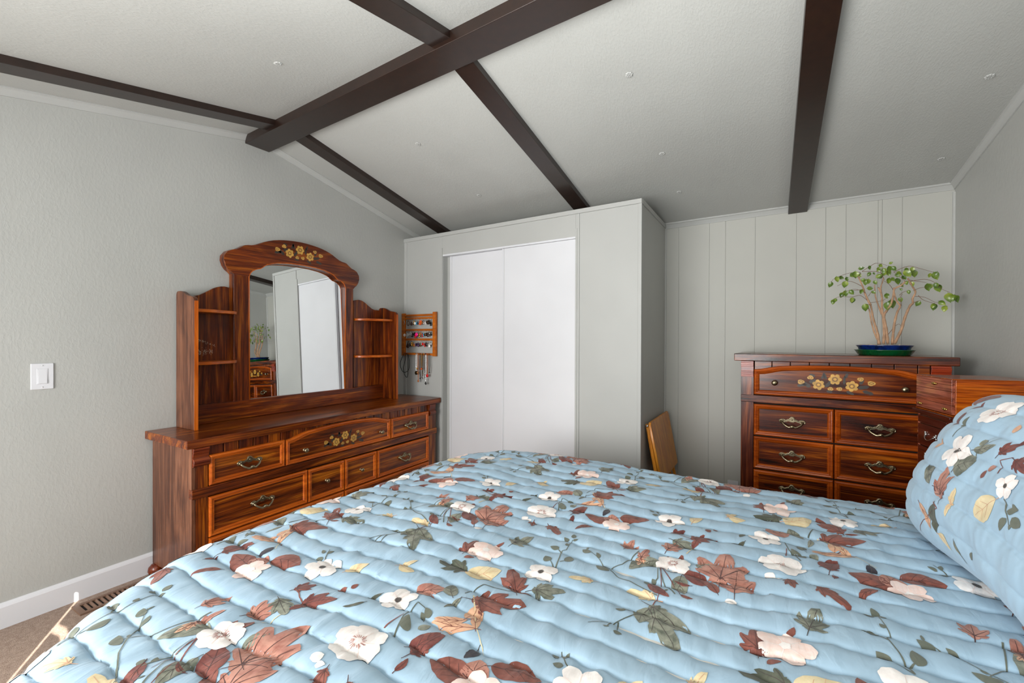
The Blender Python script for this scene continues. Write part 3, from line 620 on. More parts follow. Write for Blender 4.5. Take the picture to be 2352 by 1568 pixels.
def inlay(fr, parent, u, w, d, s=1.0):
    """spray of inlaid wild roses: three open flowers, buds and dark leaves"""
    rr = random.Random(3); mb = MB()
    def disc(a, b, r, lobes, amp, mi, dd, sq=1, rot=0, n=40):
        vs = [fr(u+(a)*s, w+b*s, d+dd)]
        for k in range(n):
            t_ = 2*pi*k/n; q = r*(1-amp+amp*abs(cos(lobes*t_/2+rot))**.7)
            vs.append(fr(u+(a+q*cos(t_))*s, w+(b+q*sq*sin(t_))*s, d+dd))
        mb.add(vs, [(0, 1+k, 1+(k+1) % n) for k in range(n)], mi)
    def lf(a, b, ang, L, wd, mi, dd):
        n = 8; vs = []
        for k in range(n+1):
            t_ = k/n; h = wd*sin(pi*t_)**.8*(1+.25*sin(9*t_))
            for sg in (-1, 1): vs.append(fr(u+(a+L*t_*cos(ang)-sg*h*sin(ang))*s, w+(b+L*t_*sin(ang)+sg*h*cos(ang))*s, d+dd))
        mb.add(vs, [(2*k, 2*k+2, 2*k+3, 2*k+1) for k in range(n)], mi)
    F = [(0, .022, .031), (-.075, -.012, .030), (.075, -.012, .030)]
    B = [(-.158, 0, .018), (-.113, .027, .016), (.112, .028, .015), (.158, .008, .018), (-.020, -.032, .014), (.020, -.030, .014)]
    for a, b, ang, L, wd in [(-.13, -.012, 3.4, .05, .010), (-.11, -.028, 2.6, .05, .012), (-.12, 0, .3, .04, .012), (-.06, .02, 1.2, .035, .008), (-.045, -.025, .9, .06, .010), (-.04, .02, 1.9, .04, .008),
                             (.045, .03, 1.2, .03, .008), (.04, -.005, 1.5, .05, .007), (.10, -.02, .2, .05, .011), (.12, -.035, -.3, .05, .010), (.11, .0, 1.1, .03, .009), (-.01, -.05, 3.0, .03, .007), (.05, -.04, -.5, .04, .008), (-.09, .035, 2.8, .03, .008)]:
        lf(a, b, ang, L, wd, 2, .0003)
    for i, (a, b, r) in enumerate(F):
        disc(a, b, r, 6, .34, 0, .0006, rot=i); disc(a, b, r*.50, 18, .45, 1, .0009, rot=i+.5, n=72)
        disc(a, b, r*.26, 6, .1, 0, .0013)
    for i, (a, b, r) in enumerate(B):
        disc(a, b, r, 3, .25, 0, .0006, .75, i); disc(a, b, r*.6, 4, .3, 1, .0009, .7, i); disc(a, b, r*.4, 3, .3, 0, .0011, .7, i+1)
    return mb.build('floral_inlay', [M['inlay'], M['inlay2'], M['inlay3']], parent)
def arch(t_, h=.045):
    a = abs(2*t_-1)
    if a < .62: return h*(1-.28*(a/.62)**2)
    q = (a-.62)/.38; return h*.72*(1-q)*(1-q)*(1+2*q) if q < 1 else 0

# ------------------------------------------------------------------ dresser along the left wall
DO = Vector((0, 1.96, 0))
dr = thing('dresser', 'long reddish wood dresser against the left wall with nine drawers and brass pulls', 'dresser', DO)
def dB(mb, name, mats, parent=None, bevel=.0015, **k): return mb.build(name, mats, parent or dr, DO, bevel=bevel, **k)
dB(MB().box(.002, .4536, 1.051, 2.890, .708, .749), 'top', M['wood_y'], bevel=.003)
dB(MB().box(.02, .4345, 1.078, 1.0955, .055, .708), 'side_panel', M['side_z'])
dB(MB().box(.02, .4345, 2.8305, 2.848, .055, .708), 'side_panel', M['side_z'])
dB(MB().box(.02, .03, 1.096, 2.83, .055, .708), 'back_panel', M['wood_y'])
dB(MB().box(.40, .4095, 1.097, 2.83, .055, .70), 'front_frame', M['dark'])
for a, b in ((1.096, 1.149), (2.757, 2.830)): dB(MB().box(.41, .436, a, b, .055, .708), 'corner_post', M['wood_z'])
for a, b in ((1.081, 1.150), (2.760, 2.829)):
    pr = [(.434, .706), (.4515, .706), (.4515, .700), (.449, .685), (.444, .670), (.441, .660), (.445, .655), (.453, .650), (.4565, .643), (.4565, .634), (.452, .624), (.446, .617), (.436, .614), (.434, .614)]
    dB(MB().prism(pr, 'y', a, b), 'corbel', M['corbel'], bevel=.001)
dB(MB().box(.41, .445, 1.076, 2.850, .462, .508), 'middle_rail', M['wood_y'], bevel=.003)
mb = MB(); y = 1.150
while y < 2.757: mb.box(.41, .428, y+.0015, min(y+.0735, 2.757)-.0015, .648, .708); y += .075
dB(mb, 'plank_frieze', M['hutch_z'], bevel=.002)
dB(MB().box(.41, .440, 1.076, 2.850, .012, .070), 'plinth', M['wood_y'], bevel=.004)
for x, y in ((.05, 1.083), (.05, 2.84), (.41, 1.085), (.41, 2.84)):
    dB(MB().lathe([(.018, 0), (.030, .008), (.036, .024), (.033, .042), (.024, .052), (.02, .057)], (x, y, 0), 'z', 20), 'bun_foot', M['corbel'], bevel=0)
frD = lambda u, w, d: Vector((.430+d, u, w))
wl = [M['wood_y'], M['mould']]
def dresser_drawer(u0, u1, w0, w1, kind, top=None):
    mb = MB(); d = ring_front(mb, frD, u0, u1, w0, w1, top); dB_o = mb.build('drawer', wl, dr, DO)
    frL = lambda u, w, e: frD(u, w, e)-DO
    c = (u0+u1)/2; wz = (w0+w1)/2
    if kind == 'bail': bail(frL, dB_o, c, wz-.003, d, 1.12, M['brass'])
    if kind == 'knob': knob(frL, dB_o, c, wz, d, 1.05, M['brass'])
    if kind == 'inlay':
        knob(frL, dB_o, 1.665, .575, d, 1.15, M['brass']); knob(frL, dB_o, 2.253, .577, d, 1.15, M['brass']); inlay(frL, dB_o, 1.953, .590, d+.0004, .90)
    return dB_o
dresser_drawer(1.153, 1.540, .511, .660, 'bail')
dresser_drawer(1.546, 2.342, .511, .656, 'inlay', lambda t_: arch(t_, .043))
dresser_drawer(2.348, 2.752, .511, .655, 'bail')
dresser_drawer(1.151, 1.681, .258, .455, 'bail')
dresser_drawer(1.686, 1.942, .258, .452, 'knob'); dresser_drawer(1.947, 2.213, .258, .452, 'knob')
dresser_drawer(2.219, 2.756, .258, .450, 'bail')
for a, b in ((1.151, 1.940), (1.947, 2.756)): dresser_drawer(a, b, .074, .252, 'bail')

# ------------------------------------------------------------------ mirror hutch on the dresser
hu = thing('mirror_hutch', 'reddish wood hutch with arched mirror and side shelves standing on the dresser', 'mirror', (0, 1.916, .749))
HO = Vector((0, 1.916, .749)); Z0 = .7495
def hB(mb, name, mats, bevel=.0015, **k): return mb.build(name, mats, hu, HO, bevel=bevel, **k)
sp = [(.012, Z0), (.012, 1.470), (.016, 1.481), (.026, 1.488), (.060, 1.488), (.082, 1.484), (.100, 1.477), (.126, 1.465), (.142, 1.459), (.165, 1.456), (.184, 1.453), (.198, 1.449), (.208, 1.440), (.2115, 1.428), (.2115, Z0)]
hB(MB().prism(sp, 'y', 1.187, 1.206), 'side_panel', M['side_z'])
hB(MB().prism(sp, 'y', 2.626, 2.645), 'side_panel', M['hutch_z'])
for y_ in (1.1865, 2.6255):
    hB(MB().box(.2105, .2125, y_+.001, y_+.019, Z0, 1.43), 'edge_band', M['mould_z'], 0)
C = 1.905
def mir(pts): return pts + [(2*C-a, b) for a, b in pts[::-1]]
wing = [(1.206, Z0), (1.206, 1.468), (1.263, 1.469), (1.293, 1.477), (1.327, 1.497), (1.362, 1.520), (1.385, 1.531), (1.405, 1.537), (1.425, 1.539), (1.441, 1.537), (1.475, 1.528), (1.475, Z0)]
hB(MB().prism(wing, 'x', .014, .028), 'back_panel', M['hutch_z'])
mb = MB(); R_ = random.Random(11)
for i in range(150):
    if i < 50: q = R_.random(); y, z = 1.225+.148*q, 1.252-.062*q+R_.gauss(0, .004)
    else: y = 1.225+.135*R_.random(); z = 1.155+R_.gauss(0, .013)*(1.15-(y-1.225)/.2); 
    a = R_.uniform(.6, 2.2); L = R_.uniform(.0015, .005); w = .0005
    d_ = Vector((0, cos(a), sin(a)))*L; n_ = Vector((0, -sin(a), cos(a)))*w; p = Vector((.02835, y, z)); mb.quad(p-d_-n_, p+d_-n_, p+d_+n_, p-d_+n_)
o = hB(mb, 'scuff_marks', M['scuff'], 0); o['kind'] = 'stuff'
wr = [(2*1.916-a, b) for a, b in wing]; hB(MB().prism(wr[::-1], 'x', .014, .028), 'back_panel', M['hutch_z'])
outer = [(1.462, .855), (1.462, 1.615), (1.450, 1.628), (1.434, 1.640), (1.418, 1.662), (1.408, 1.692), (1.411, 1.720), (1.430, 1.747), (1.455, 1.760), (1.479, 1.767), (1.505, 1.783), (1.525, 1.798), (1.545, 1.803), (1.565, 1.805), (1.590, 1.812), (1.614, 1.823), (1.645, 1.840), (1.673, 1.852), (1.705, 1.863), (1.740, 1.871), (1.775, 1.877), (1.810, 1.881), (1.850, 1.8845), (1.89, 1.886)]
inner = [(1.556, .855), (1.552, 1.612), (1.560, 1.634), (1.573, 1.649), (1.590, 1.660), (1.606, 1.666), (1.622, 1.670), (1.636, 1.680), (1.650, 1.692), (1.664, 1.701), (1.698, 1.713), (1.734, 1.722), (1.770, 1.727), (1.807, 1.731), (1.850, 1.733), (1.893, 1.734)]
O2 = [(a+.0, b) for a, b in outer]; C = 1.8965; full_o = mir(O2); C = 1.9065; full_i = mir(inner)
hB(MB().prism(full_o + full_i[::-1], 'x', .003, .056), 'mirror_frame', M['hutch_z'], .004, seg=3)
# arched crown veneer (grain across) over the posts
co = [p for p in full_o if p[1] > 1.60]; ci = [p for p in full_i if p[1] > 1.60]
hB(MB().prism([(a, b) for a, b in co]+ci[::-1], 'x', .056, .0572), 'crown_veneer', M['hutch_y'], 0)
# beaded lip round the mirror
lip = [Vector((.0545, a, b)) for a, b in full_i]
hB(MB().tube(lip, .0035, 8), 'mirror_bead', M['mould_z'], 0)
mb = MB(); mb.box(0, .002, 1.53, 2.28, .852, 1.75); mb.xf = lambda v: Vector((.0235+v.x+.033*(v.y-1.905)-.036*(v.z-1.295), v.y, v.z)); hB(mb, 'mirror', M['mirror'], 0)
hB(MB().box(.028, .0585, 1.206, 2.626, Z0, .859), 'lower_rail', M['hutch_y'], .003)
frH = lambda u, w, d: Vector((.0572+d, u, w))-HO
inlay(frH, hu, 1.888, 1.810, .0003, 1.0)
shp = [(.028, 0), (.170, 0), (.172, .06), (.168, .105), (.158, .125), (.146, .14), (.138, .17), (.128, .205), (.108, .24), (.082, .262), (.060, .272), (.050, .275), (.028, .275)]
for z in (1.374, 1.088):
    for sg, y0 in ((1, 1.206), (-1, 2.626)):
        pts = [(a, y0+sg*b) for a, b in shp]
        hB(MB().prism(pts if sg > 0 else pts[::-1], 'z', z, z+.018), 'shelf', M['mould'], .004, seg=3)
# ------------------------------------------------------------------ tall chest of drawers by the back wall
K = 1.22
ch = thing('chest_of_drawers', 'tall reddish wood chest of drawers with floral inlay against the paneled back wall', 'chest of drawers', (2.6145, 3.074, 0), -.0448)
def hx(x): return (x-2.649)*K
def hz(z): return 1.232+K*(z-1.232)
TOPZ = hz(1.1665); CWd = hx(3.468); bl, br_ = hx(2.679), hx(3.4455); yb = .020*K
def cB(mb, name, mats, bevel=.0018, **k): return mb.build(name, mats, ch, bevel=bevel, **k)
cB(MB().box(0, CWd, 0, .435, hz(1.1305), TOPZ), 'top', M['chest_x'], .004)
cB(MB().box(bl, bl+.02, yb+.0305, .425, .06, hz(1.1305)), 'side_panel', M['chest_z']); cB(MB().box(br_-.02, br_, yb+.0305, .425, .06, hz(1.1305)), 'side_panel', M['chest_z'])
cB(MB().box(bl+.02, br_-.02, .415, .425, .06, hz(1.13)), 'back_panel', M['chest_x'])
cB(MB().box(bl+.02, br_-.02, yb+.012, yb+.03, .06, hz(1.13)), 'front_frame', M['dark'])
pL, pR = hx(2.7355), hx(3.383)
for a, b in ((bl, pL), (pR, br_)): cB(MB().box(a, b, yb, yb+.03, .06, hz(1.1305)), 'corner_post', M['chest_z'])
for a, b in ((bl+.0005, pL-.001), (pR+.001, br_-.0005)):
    z = hz(1.1295); q = []
    for h0, h1, o in ((0, .010, .010), (.010, .022, .019), (.022, .032, .014), (.032, .060, .008), (.060, .066, .016), (.066, .072, .010), (.072, .078, .016), (.078, .084, .009), (.084, .091, .014), (.091, .096, .006)):
        q += [(yb-o, z-h0), (yb-o, z-h1)]
    cB(MB().prism([(yb+.004, z)]+q+[(yb+.004, z-.096)], 'x', a, b), 'capital_moulding', M['capital'], .001)
cB(MB().box(bl, br_, yb-.010, yb+.02, hz(.926), hz(.962)), 'rail', M['chest_x'], .003)
mb = MB(); x = pL+.002; wv = .0925
while x < pR: mb.box(x+.0018, min(x+wv, pR)-.0018, yb+.004, yb+.02, hz(1.088), hz(1.1305)); x += wv
cB(mb, 'plank_frieze', M['chest_x'])
cB(MB().box(bl, br_, yb-.008, yb+.03, .0, .075), 'plinth', M['chest_x'], .004)
frC = lambda u, w, d: Vector((u, yb-d, w))
cm = [M['chest_x'], M['chest_mould']]
def chest_drawer(a, b, z0, z1, kind, top=None):
    mb = MB(); d = ring_front(mb, frC, a, b, z0, z1, top, depth=.02, inset=.029); o = mb.build('drawer', cm, ch)
    c = (a+b)/2; w = (z0+z1)/2
    if kind == 'bail': bail(frC, o, c, w+.002, d, 1.12, M['brass'])
    if kind == 'inlay':
        for u, w_ in ((hx(2.825), hz(1.028)), (hx(3.300), hz(1.026))): knob(frC, o, u, w_, d, 1.25, M['brass'])
        inlay(frC, o, hx(3.061), hz(1.038), d+.0004, 1.0)
mid = hx(3.059)
chest_drawer(pL+.002, pR-.002, hz(.966), hz(1.0895), 'inlay', lambda t_: arch(t_, .035))
for z0, z1 in ((.766, .919), (.6025, .759), (.440, .5955)):
    chest_drawer(pL+.002, mid-.002, hz(z0), hz(z1), 'bail'); chest_drawer(mid+.002, pR-.002, hz(z0), hz(z1), 'bail')
chest_drawer(pL+.002, mid-.002, .08, hz(.433), 'bail'); chest_drawer(mid+.002, pR-.002, .08, hz(.433), 'bail')

# ------------------------------------------------------------------ jewelry armoire and the box on it
AX, AY0, AY1, AZ = 3.388, 2.408, 2.690, .934
ar = thing('jewelry_armoire', 'narrow dark cherry jewelry armoire with small drawers beside the bed', 'armoire', (AX, (AY0+AY1)/2, 0), .19)
AO = Vector((AX, (AY0+AY1)/2, 0))
def aB(mb, name, mats, bevel=.001, parent=None, **k): return mb.build(name, mats, parent or ar, AO, bevel=bevel, **k)
aB(MB().box(AX, 3.675, AY0, AY1, AZ-.014, AZ), 'top', M['cherry'], .004, seg=3)
aB(MB().box(AX+.008, 3.665, AY0+.008, AY1-.008, AZ-.022, AZ-.014), 'top_moulding', M['cherry'], .003)
aB(MB().box(AX+.018, 3.66, AY0+.018, AY1-.018, .18, AZ-.022), 'cabinet', M['cherry'], .002)
for y in (AY0+.014, AY1-.029):
    mb = MB(); prof = [(.0075, .0), (.0075, .70)]
    mb.lathe([(.008, .18), (.008, .80), (.0095, .81), (.0065, .82), (.0095, .83), (.008, .84), (.008, AZ-.024)], (AX+.022, y+.0075, 0), 'z', 14)
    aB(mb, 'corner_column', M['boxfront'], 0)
for x in (AX+.03, 3.67):
    for y in (AY0+.03, AY1-.03):
        aB(MB().tube([(x, y, .2), (x+(.012 if x > 3.5 else -.012), y, .10), (x, y, .05), (x+(.01 if x > 3.5 else -.01), y, 0)], [.018, .013, .009, .012], 10), 'leg', M['cherry'], 0)
frA = lambda u, w, d: Vector((AX+.018-d, u, w))-AO
zs = [AZ-.026, AZ-.062, AZ-.158, AZ-.247, AZ-.336, AZ-.425, AZ-.54]
for i, (z1, z0) in enumerate(zip(zs, zs[1:])):
    o = aB(MB().box(AX+.007, AX+.02, AY0+.036, AY1-.036, z0+.0035, z1-.0015), 'drawer', M['cherry'], .002)
    if i: 
        c, w = (AY0+AY1)/2, (z0+z1)/2; mb = MB()
        for sg in (-1, 1):
            mb.ball(frA(c+sg*.034, w+.008, .014), .007); mb.ball(frA(c+sg*.040, w+.016, .013), .0045); mb.ball(frA(c+sg*.041, w, .013), .0045)
        mb.tube([frA(c+.034*a, w+.006-.018*(1-a*a), .014+.012*(1-a*a)**.5) for a in [-1+.1*k for k in range(21)]], .0022, 6)
        mb.build('handle', M['silver'], o)
BX, BY0, BY1, BZ0, BZ1 = 3.397, 2.410, 2.676, AZ+.0005, AZ+.150
BO = Vector((BX, 2.543, BZ0))
jb = thing('jewelry_box', 'glossy orange wood jewelry box with tiny brass pulls on top of the armoire', 'jewelry box', BO, .19)
MB().box(BX+.012, 3.675, BY0, BY1, BZ0+.004, BZ1-.004).build('case', M['boxside'], jb, BO, bevel=.002)
MB().box(BX+.0, 3.675, BY0-.001, BY1+.001, BZ1-.004, BZ1).build('lid', M['boxside'], jb, BO, bevel=.0015)
MB().box(BX, 3.675, BY0-.001, BY1+.001, BZ0, BZ0+.004).build('base', M['boxside'], jb, BO, bevel=.001)
for i, (a, b) in enumerate(((0, .34), (.34, .72), (.72, .97))):
    z1, z0 = BZ1-.004-a*.143, BZ1-.004-b*.143
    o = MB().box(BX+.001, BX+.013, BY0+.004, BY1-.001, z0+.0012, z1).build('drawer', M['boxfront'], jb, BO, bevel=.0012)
    for c in ((2.53,), (), (2.455, 2.64))[i]:
        mb = MB(); w = (z0+z1)/2
        for sg in (-1, 0, 1): mb.ball((BX-.002, c+sg*.013, w), .0045 if sg else .007, 10, 0, (.6, 1, 1))
        mb.tube([(BX-.002, c-.016, w), (BX-.006, c, w-.002), (BX-.002, c+.016, w)], .0018, 6)
        mb.build('pull', M['gold'], o, BO)

# ------------------------------------------------------------------ folded tray table leaning in the closet corner
ft = thing('folding_tray_table', 'folded natural wood tray table leaning against the gray closet side', 'folding table', (2.19, 3.2, 0))
FO = Vector((2.19, 3.2, 0))
def lean(x, z): return x + .080 - .19*(z-.32)   # board leans toward the closet
def fB(mb, name, bevel=.002): return mb.build(name, M['tray'], ft, FO, bevel=bevel)
mb = MB(); T_ = .016
prof = [(2.935, .36), (2.92, .68), (2.935, .702), (3.47, .702), (3.485, .68), (3.485, .34), (3.47, .325), (2.95, .33)]
mb.prism([(y, z) for y, z in prof], 'x', 0, T_); mb.xf = lambda v: Vector((lean(2.125+v.x, v.z), v.y, v.z)); fB(mb, 'tray_top', .003)
mb = MB(); mb.box(-.022, -.002, 2.930, 2.952, .35, .69); mb.xf = lambda v: Vector((lean(2.125+v.x, v.z), v.y, v.z)); fB(mb, 'edge_rail', .004)
mb = MB(); mb.box(-.022, -.002, 3.44, 3.462, .35, .69); mb.xf = lambda v: Vector((lean(2.125+v.x, v.z), v.y, v.z)); fB(mb, 'edge_rail', .004)
for y, dx in ((2.945, .002), (3.40, .002), (2.985, -.02), (3.36, -.02)):
    mb = MB(); mb.box(dx-.006, dx+.012, y, y+.024, .002, .46 if dx > 0 else .60); mb.xf = lambda v: Vector((lean(2.108+v.x, v.z)+.004, v.y, v.z)); fB(mb, 'leg')
for z in (.06, .40):
    mb = MB(); mb.box(-.002, .012, 2.95, 3.42, z, z+.022); mb.xf = lambda v: Vector((lean(2.108+v.x, v.z)+.004, v.y, v.z)); fB(mb, 'stretcher')
mb = MB(); mb.ball((lean(2.118, .69), 2.925, .68), .009); mb.build('hinge_peg', M['silver'], ft, FO)

# ------------------------------------------------------------------ bonsai-like fig on the chest
PX, PY = 3.357, 3.24
def chest_top(x): return TOPZ
sa = MB().lathe([(.0001, .0), (.112, .0), (.116, .003), (.130, .026), (.134, .028), (.1345, .031), (.131, .031), (.120, .010), (.0001, .008)], (0, 0, 0), 'z', 48)
so = sa.build('drip_saucer', M['saucer'], None, (0, 0, 0)); so.location = (PX, PY, TOPZ+.0005)
tag(so, 'glossy dark green oval drip saucer under the blue plant pot', 'saucer')
plz = TOPZ+.0095
pl = thing('potted_fig', 'small weeping fig tree with bare pale stems in a low blue pot on the chest', 'potted plant', (PX, PY, plz))
PO = Vector((PX, PY, plz))
MB().lathe([(.0001, 0), (.100, 0), (.105, .004), (.117, .034), (.124, .042), (.126, .044), (.126, .048), (.120, .048), (.112, .040), (.0001, .036)], (PX, PY, plz), 'z', 48).build('pot', M['potblue'], pl, PO)
mb = MB(); R_ = random.Random(5)
for i in range(90):
    a, r = R_.random()*2*pi, .108*R_.random()**.5; mb.ball((PX+r*cos(a), PY+r*sin(a), plz+.040+.006*R_.random()), .005+.006*R_.random(), 6, 0, (1, 1, .7))
o = mb.build('pebbles', M['pebble'], pl, PO); o['kind'] = 'stuff'
def dep(x, z, k): return PY + .10*noise.noise(Vector((x*5, z*5, k*3.1)))*min(1, (z-1.2)/.12)
mb = MB(); mt = MB()
def smooth_path(P, sub=5):
    Q = []; P = [Vector(p) for p in P]
    for i in range(len(P)-1):
        p0, p1, p2, p3 = P[max(i-1, 0)], P[i], P[i+1], P[min(i+2, len(P)-1)]
        for k in range(sub):
            t_ = k/sub; Q.append(.5*((2*p1)+(p2-p0)*t_+(2*p0-5*p1+4*p2-p3)*t_*t_+(3*p1-p0-3*p2+p3)*t_**3))
    return Q+[P[-1]]
for k, (pts, r) in enumerate(TW):
    P = smooth_path([(x, dep(x, z, k % 3 if r < 2 else 0), z) for x, z in pts]); n = len(P)
    r0 = r*.0011
    if r >= 2.5:
        rad = [r0*(1.35-.75*i/n)*(1+.12*sin(i*2.1+k)) for i in range(n)]; mb.tube(P, rad, 8)
    else: mt.tube(P, [.0012*(1.2-.6*i/n) for i in range(n)], 5)
mb.build('stems', M['bark'], pl, PO); mt.build('twigs', M['twig'], pl, PO)
mb = MB(); R_ = random.Random(9)
for k, ((x0, z0), (x1, z1)) in enumerate(LV):
    y0 = dep(x0, z0, k % 3)+R_.uniform(-.02, .02); a = Vector((x0, y0, z0)); L = math.hypot(x1-x0, z1-z0)*1.15
    d = Vector((x1-x0, R_.uniform(-.3, .3)*L, z1-z0)); 
    side = d.cross(Vector((R_.uniform(-.5, .5), -1, R_.uniform(-.3, .3)))).normalized(); nr = side.cross(d).normalized()
    vs = []; n = 9
    for i in range(n+1):
        t_ = i/n; w = L*.34*(sin(pi*t_**.75)**.9)*(1-t_*.15) if i < n else 0
        if t_ > .86: w *= .7
        c = a+d*t_ + nr*(-.10*L*sin(pi*t_))
        for q in (-1, -.5, 0, .5, 1): vs.append(c+side*w*q+nr*(w*.35*abs(q)))
    mb.add(vs, [(i*5+j, (i+1)*5+j, (i+1)*5+j+1, i*5+j+1) for i in range(n) for j in range(4)], 0, True)
    mb.tube([a-d*.10, a], .0008, 4)
mb.build('leaves', M['leaf'], pl, PO)

# ------------------------------------------------------------------ earring rack on the closet front
def rk(u, d, z): return cxf(Vector((u, -d, z)))
ra = thing('earring_rack', 'small orange wood wall rack for earrings and necklaces beside the closet doors', 'jewelry rack', rk(.20, 0, 1.27))
RO = rk(.20, 0, 1.27)
def rB(u0, u1, d0, d1, z0, z1, name, bevel=.002):
    mb = MB(); mb.box(u0, u1, d0, d1, z0, z1); mb.xf = lambda v: rk(v.x, v.y, v.z); return mb.build(name, M['rack'], ra, RO, bevel=bevel)
rB(.002, .034, .010, .034, 1.088, 1.458, 'upright'); rB(.372, .404, .010, .034, 1.090, 1.462, 'upright')
rB(.034, .372, .014, .028, 1.428, 1.447, 'top_rail')
for z in (1.403, 1.302, 1.220): rB(.034, .372, .014, .024, z, z+.019, 'earring_rail')
rB(.034, .372, .012, .034, 1.096, 1.114, 'necklace_rail')
mb = MB()
for i in range(30): mb.ball((0, 0, 0), .0001) if 0 else None
for z in (1.408, 1.307, 1.225):
    mb = MB()
    for i in range(34): mb.lathe([(.0001, 0), (.0016, 0)], rk(.042+i*.0096, .0243, z), 'y', 6)
    mb.build('peg_holes', M['dark'], ra, RO)
JC = {}
def jm(name, c, metal=0, rough=.25):
    if name not in JC: JC[name] = plain('jewel_'+name.replace(' ', '_'), c, rough, metal)
    return JC[name]
PAL = {'silver': ((205, 205, 205), 1), 'gold': ((214, 170, 84), 1), 'dark brown': ((52, 24, 16), 0), 'black': ((16, 16, 18), 0), 'orange': ((226, 92, 36), 0), 'turquoise': ((80, 170, 205), 0),
       'white': ((238, 236, 230), 0), 'hot pink': ((240, 22, 130), 0), 'red': ((206, 30, 30), 0), 'purple': ((74, 48, 84), 0), 'amber': ((170, 96, 40), 0), 'bronze': ((120, 92, 60), 1), 'pearl': ((232, 222, 214), 0), 'navy': ((30, 40, 70), 0)}
rows = [('top', 1.405, .10, .350, [('silver', 'hoop', 1.5, -.085), ('bronze', 'hoop', 1.7, -.055), ('dark brown', 'teardrop', 1.3, 0), ('silver', 'bead', 1, 0), ('gold', 'bead', 1.1, 0), ('white', 'disc', 1.1, 0), ('turquoise', 'disc', 1.2, 0), ('navy', 'teardrop', 1, 0), ('silver', 'hoop', .9, 0), ('orange', 'bead', 1.3, 0), ('orange', 'disc', 1.2, 0), ('amber', 'teardrop', 1, 0), ('silver', 'bead', .9, 0), ('silver', 'teardrop', 1.1, 0), ('pearl', 'bead', .8, 0), ('dark brown', 'disc', 1.1, 0), ('bronze', 'teardrop', 1.3, 0), ('black', 'bead', 1.1, 0), ('black', 'teardrop', 1.3, 0)]),
        ('middle', 1.304, .060, .352, [('pearl', 'disc', 1.3, -.03), ('white', 'hoop', 1.1, 0), ('silver', 'hoop', 1.3, 0), ('white', 'hoop', 1.0, 0), ('silver', 'bead', 1.1, 0), ('black', 'teardrop', 1.4, 0), ('black', 'disc', 1.3, 0), ('red', 'bead', 1.2, 0), ('hot pink', 'disc', 1.5, 0), ('silver', 'hoop', 1.3, 0), ('gold', 'bead', 1.1, 0), ('amber', 'disc', 1, 0), ('red', 'bead', .9, 0), ('turquoise', 'bead', .9, 0), ('bronze', 'disc', 1, 0), ('dark brown', 'disc', 1.4, 0), ('dark brown', 'teardrop', 1.3, 0), ('silver', 'hoop', 1.2, 0), ('black', 'bead', 1, 0)]),
        ('bottom', 1.222, .075, .350, [('dark brown', 'teardrop', 1.7, 0), ('bronze', 'hoop', 1.4, 0), ('black', 'bead', 1.0, 0), ('gold', 'bead', 1.2, 0), ('gold', 'disc', 1.2, 0), ('amber', 'teardrop', 1.1, 0), ('purple', 'disc', 1.2, 0), ('black', 'disc', 1.1, 0), ('purple', 'bead', 1.2, 0), ('bronze', 'bead', 1, 0), ('silver', 'bead', .9, 0), ('red', 'disc', 1.1, 0), ('red', 'bead', 1, 0), ('black', 'teardrop', 1.3, 0), ('silver', 'hoop', 1.2, 0), ('white', 'teardrop', 1.3, 0), ('silver', 'disc', 1, 0)])]
ORD = 'first second third fourth fifth sixth seventh eighth ninth tenth eleventh twelfth thirteenth fourteenth fifteenth sixteenth seventeenth eighteenth nineteenth'.split()
R_ = random.Random(21)
for rn, z0, u0, u1, items in rows:
    n = len(items)
    for i, (c, sh, s_, off) in enumerate(items):
        u = u0+(u1-u0)*i/(n-1)+off*.9*(1 if i < 1 else .6); dpt = .030+.004*(i % 3); L = .017+.016*R_.random(); zz = z0-L
        mats = [jm('silver', PAL['silver'][0], 1), jm(c, *PAL[c])]; mb = MB(); P0 = rk(u, dpt, z0); r = .0098*s_
        mb.tube([rk(u, .020, z0+.004), rk(u, dpt-.002, z0+.007), rk(u, dpt, z0), rk(u, dpt, zz+r)], .0006, 5, 0)
        if sh == 'hoop':
            r *= 1.25; mb.tube([rk(u+r*cos(a), dpt+r*.35*cos(a), zz-r+r+r*sin(a)-r*.3) for a in [2*pi*k/18 for k in range(18)]], .0019*s_, 6, 1, True)
        elif sh == 'bead':
            for q in range(2): mb.ball(rk(u, dpt, zz-q*r*1.6), r*(.75+.25*q), 9, 1)
        elif sh == 'disc': mb.ball(rk(u, dpt, zz-r*.6), r*1.15, 12, 1, (1, .35, 1))
        else: mb.lathe([(.0003, r*2.2), (r*.35, r*1.4), (r*.8, r*.4), (r*.95, -.1*r), (r*.75, -.7*r), (.0003, -1.05*r)], rk(u, dpt, zz-r*1.2), 'z', 12, 1, 1, .5)
        o = mb.build('earring', mats, None, P0)
        tag(o, '%s %s earring, %s from the left on the %s row of the rack' % (c, sh, ORD[i], rn), 'earring', 'earrings on the wall rack')
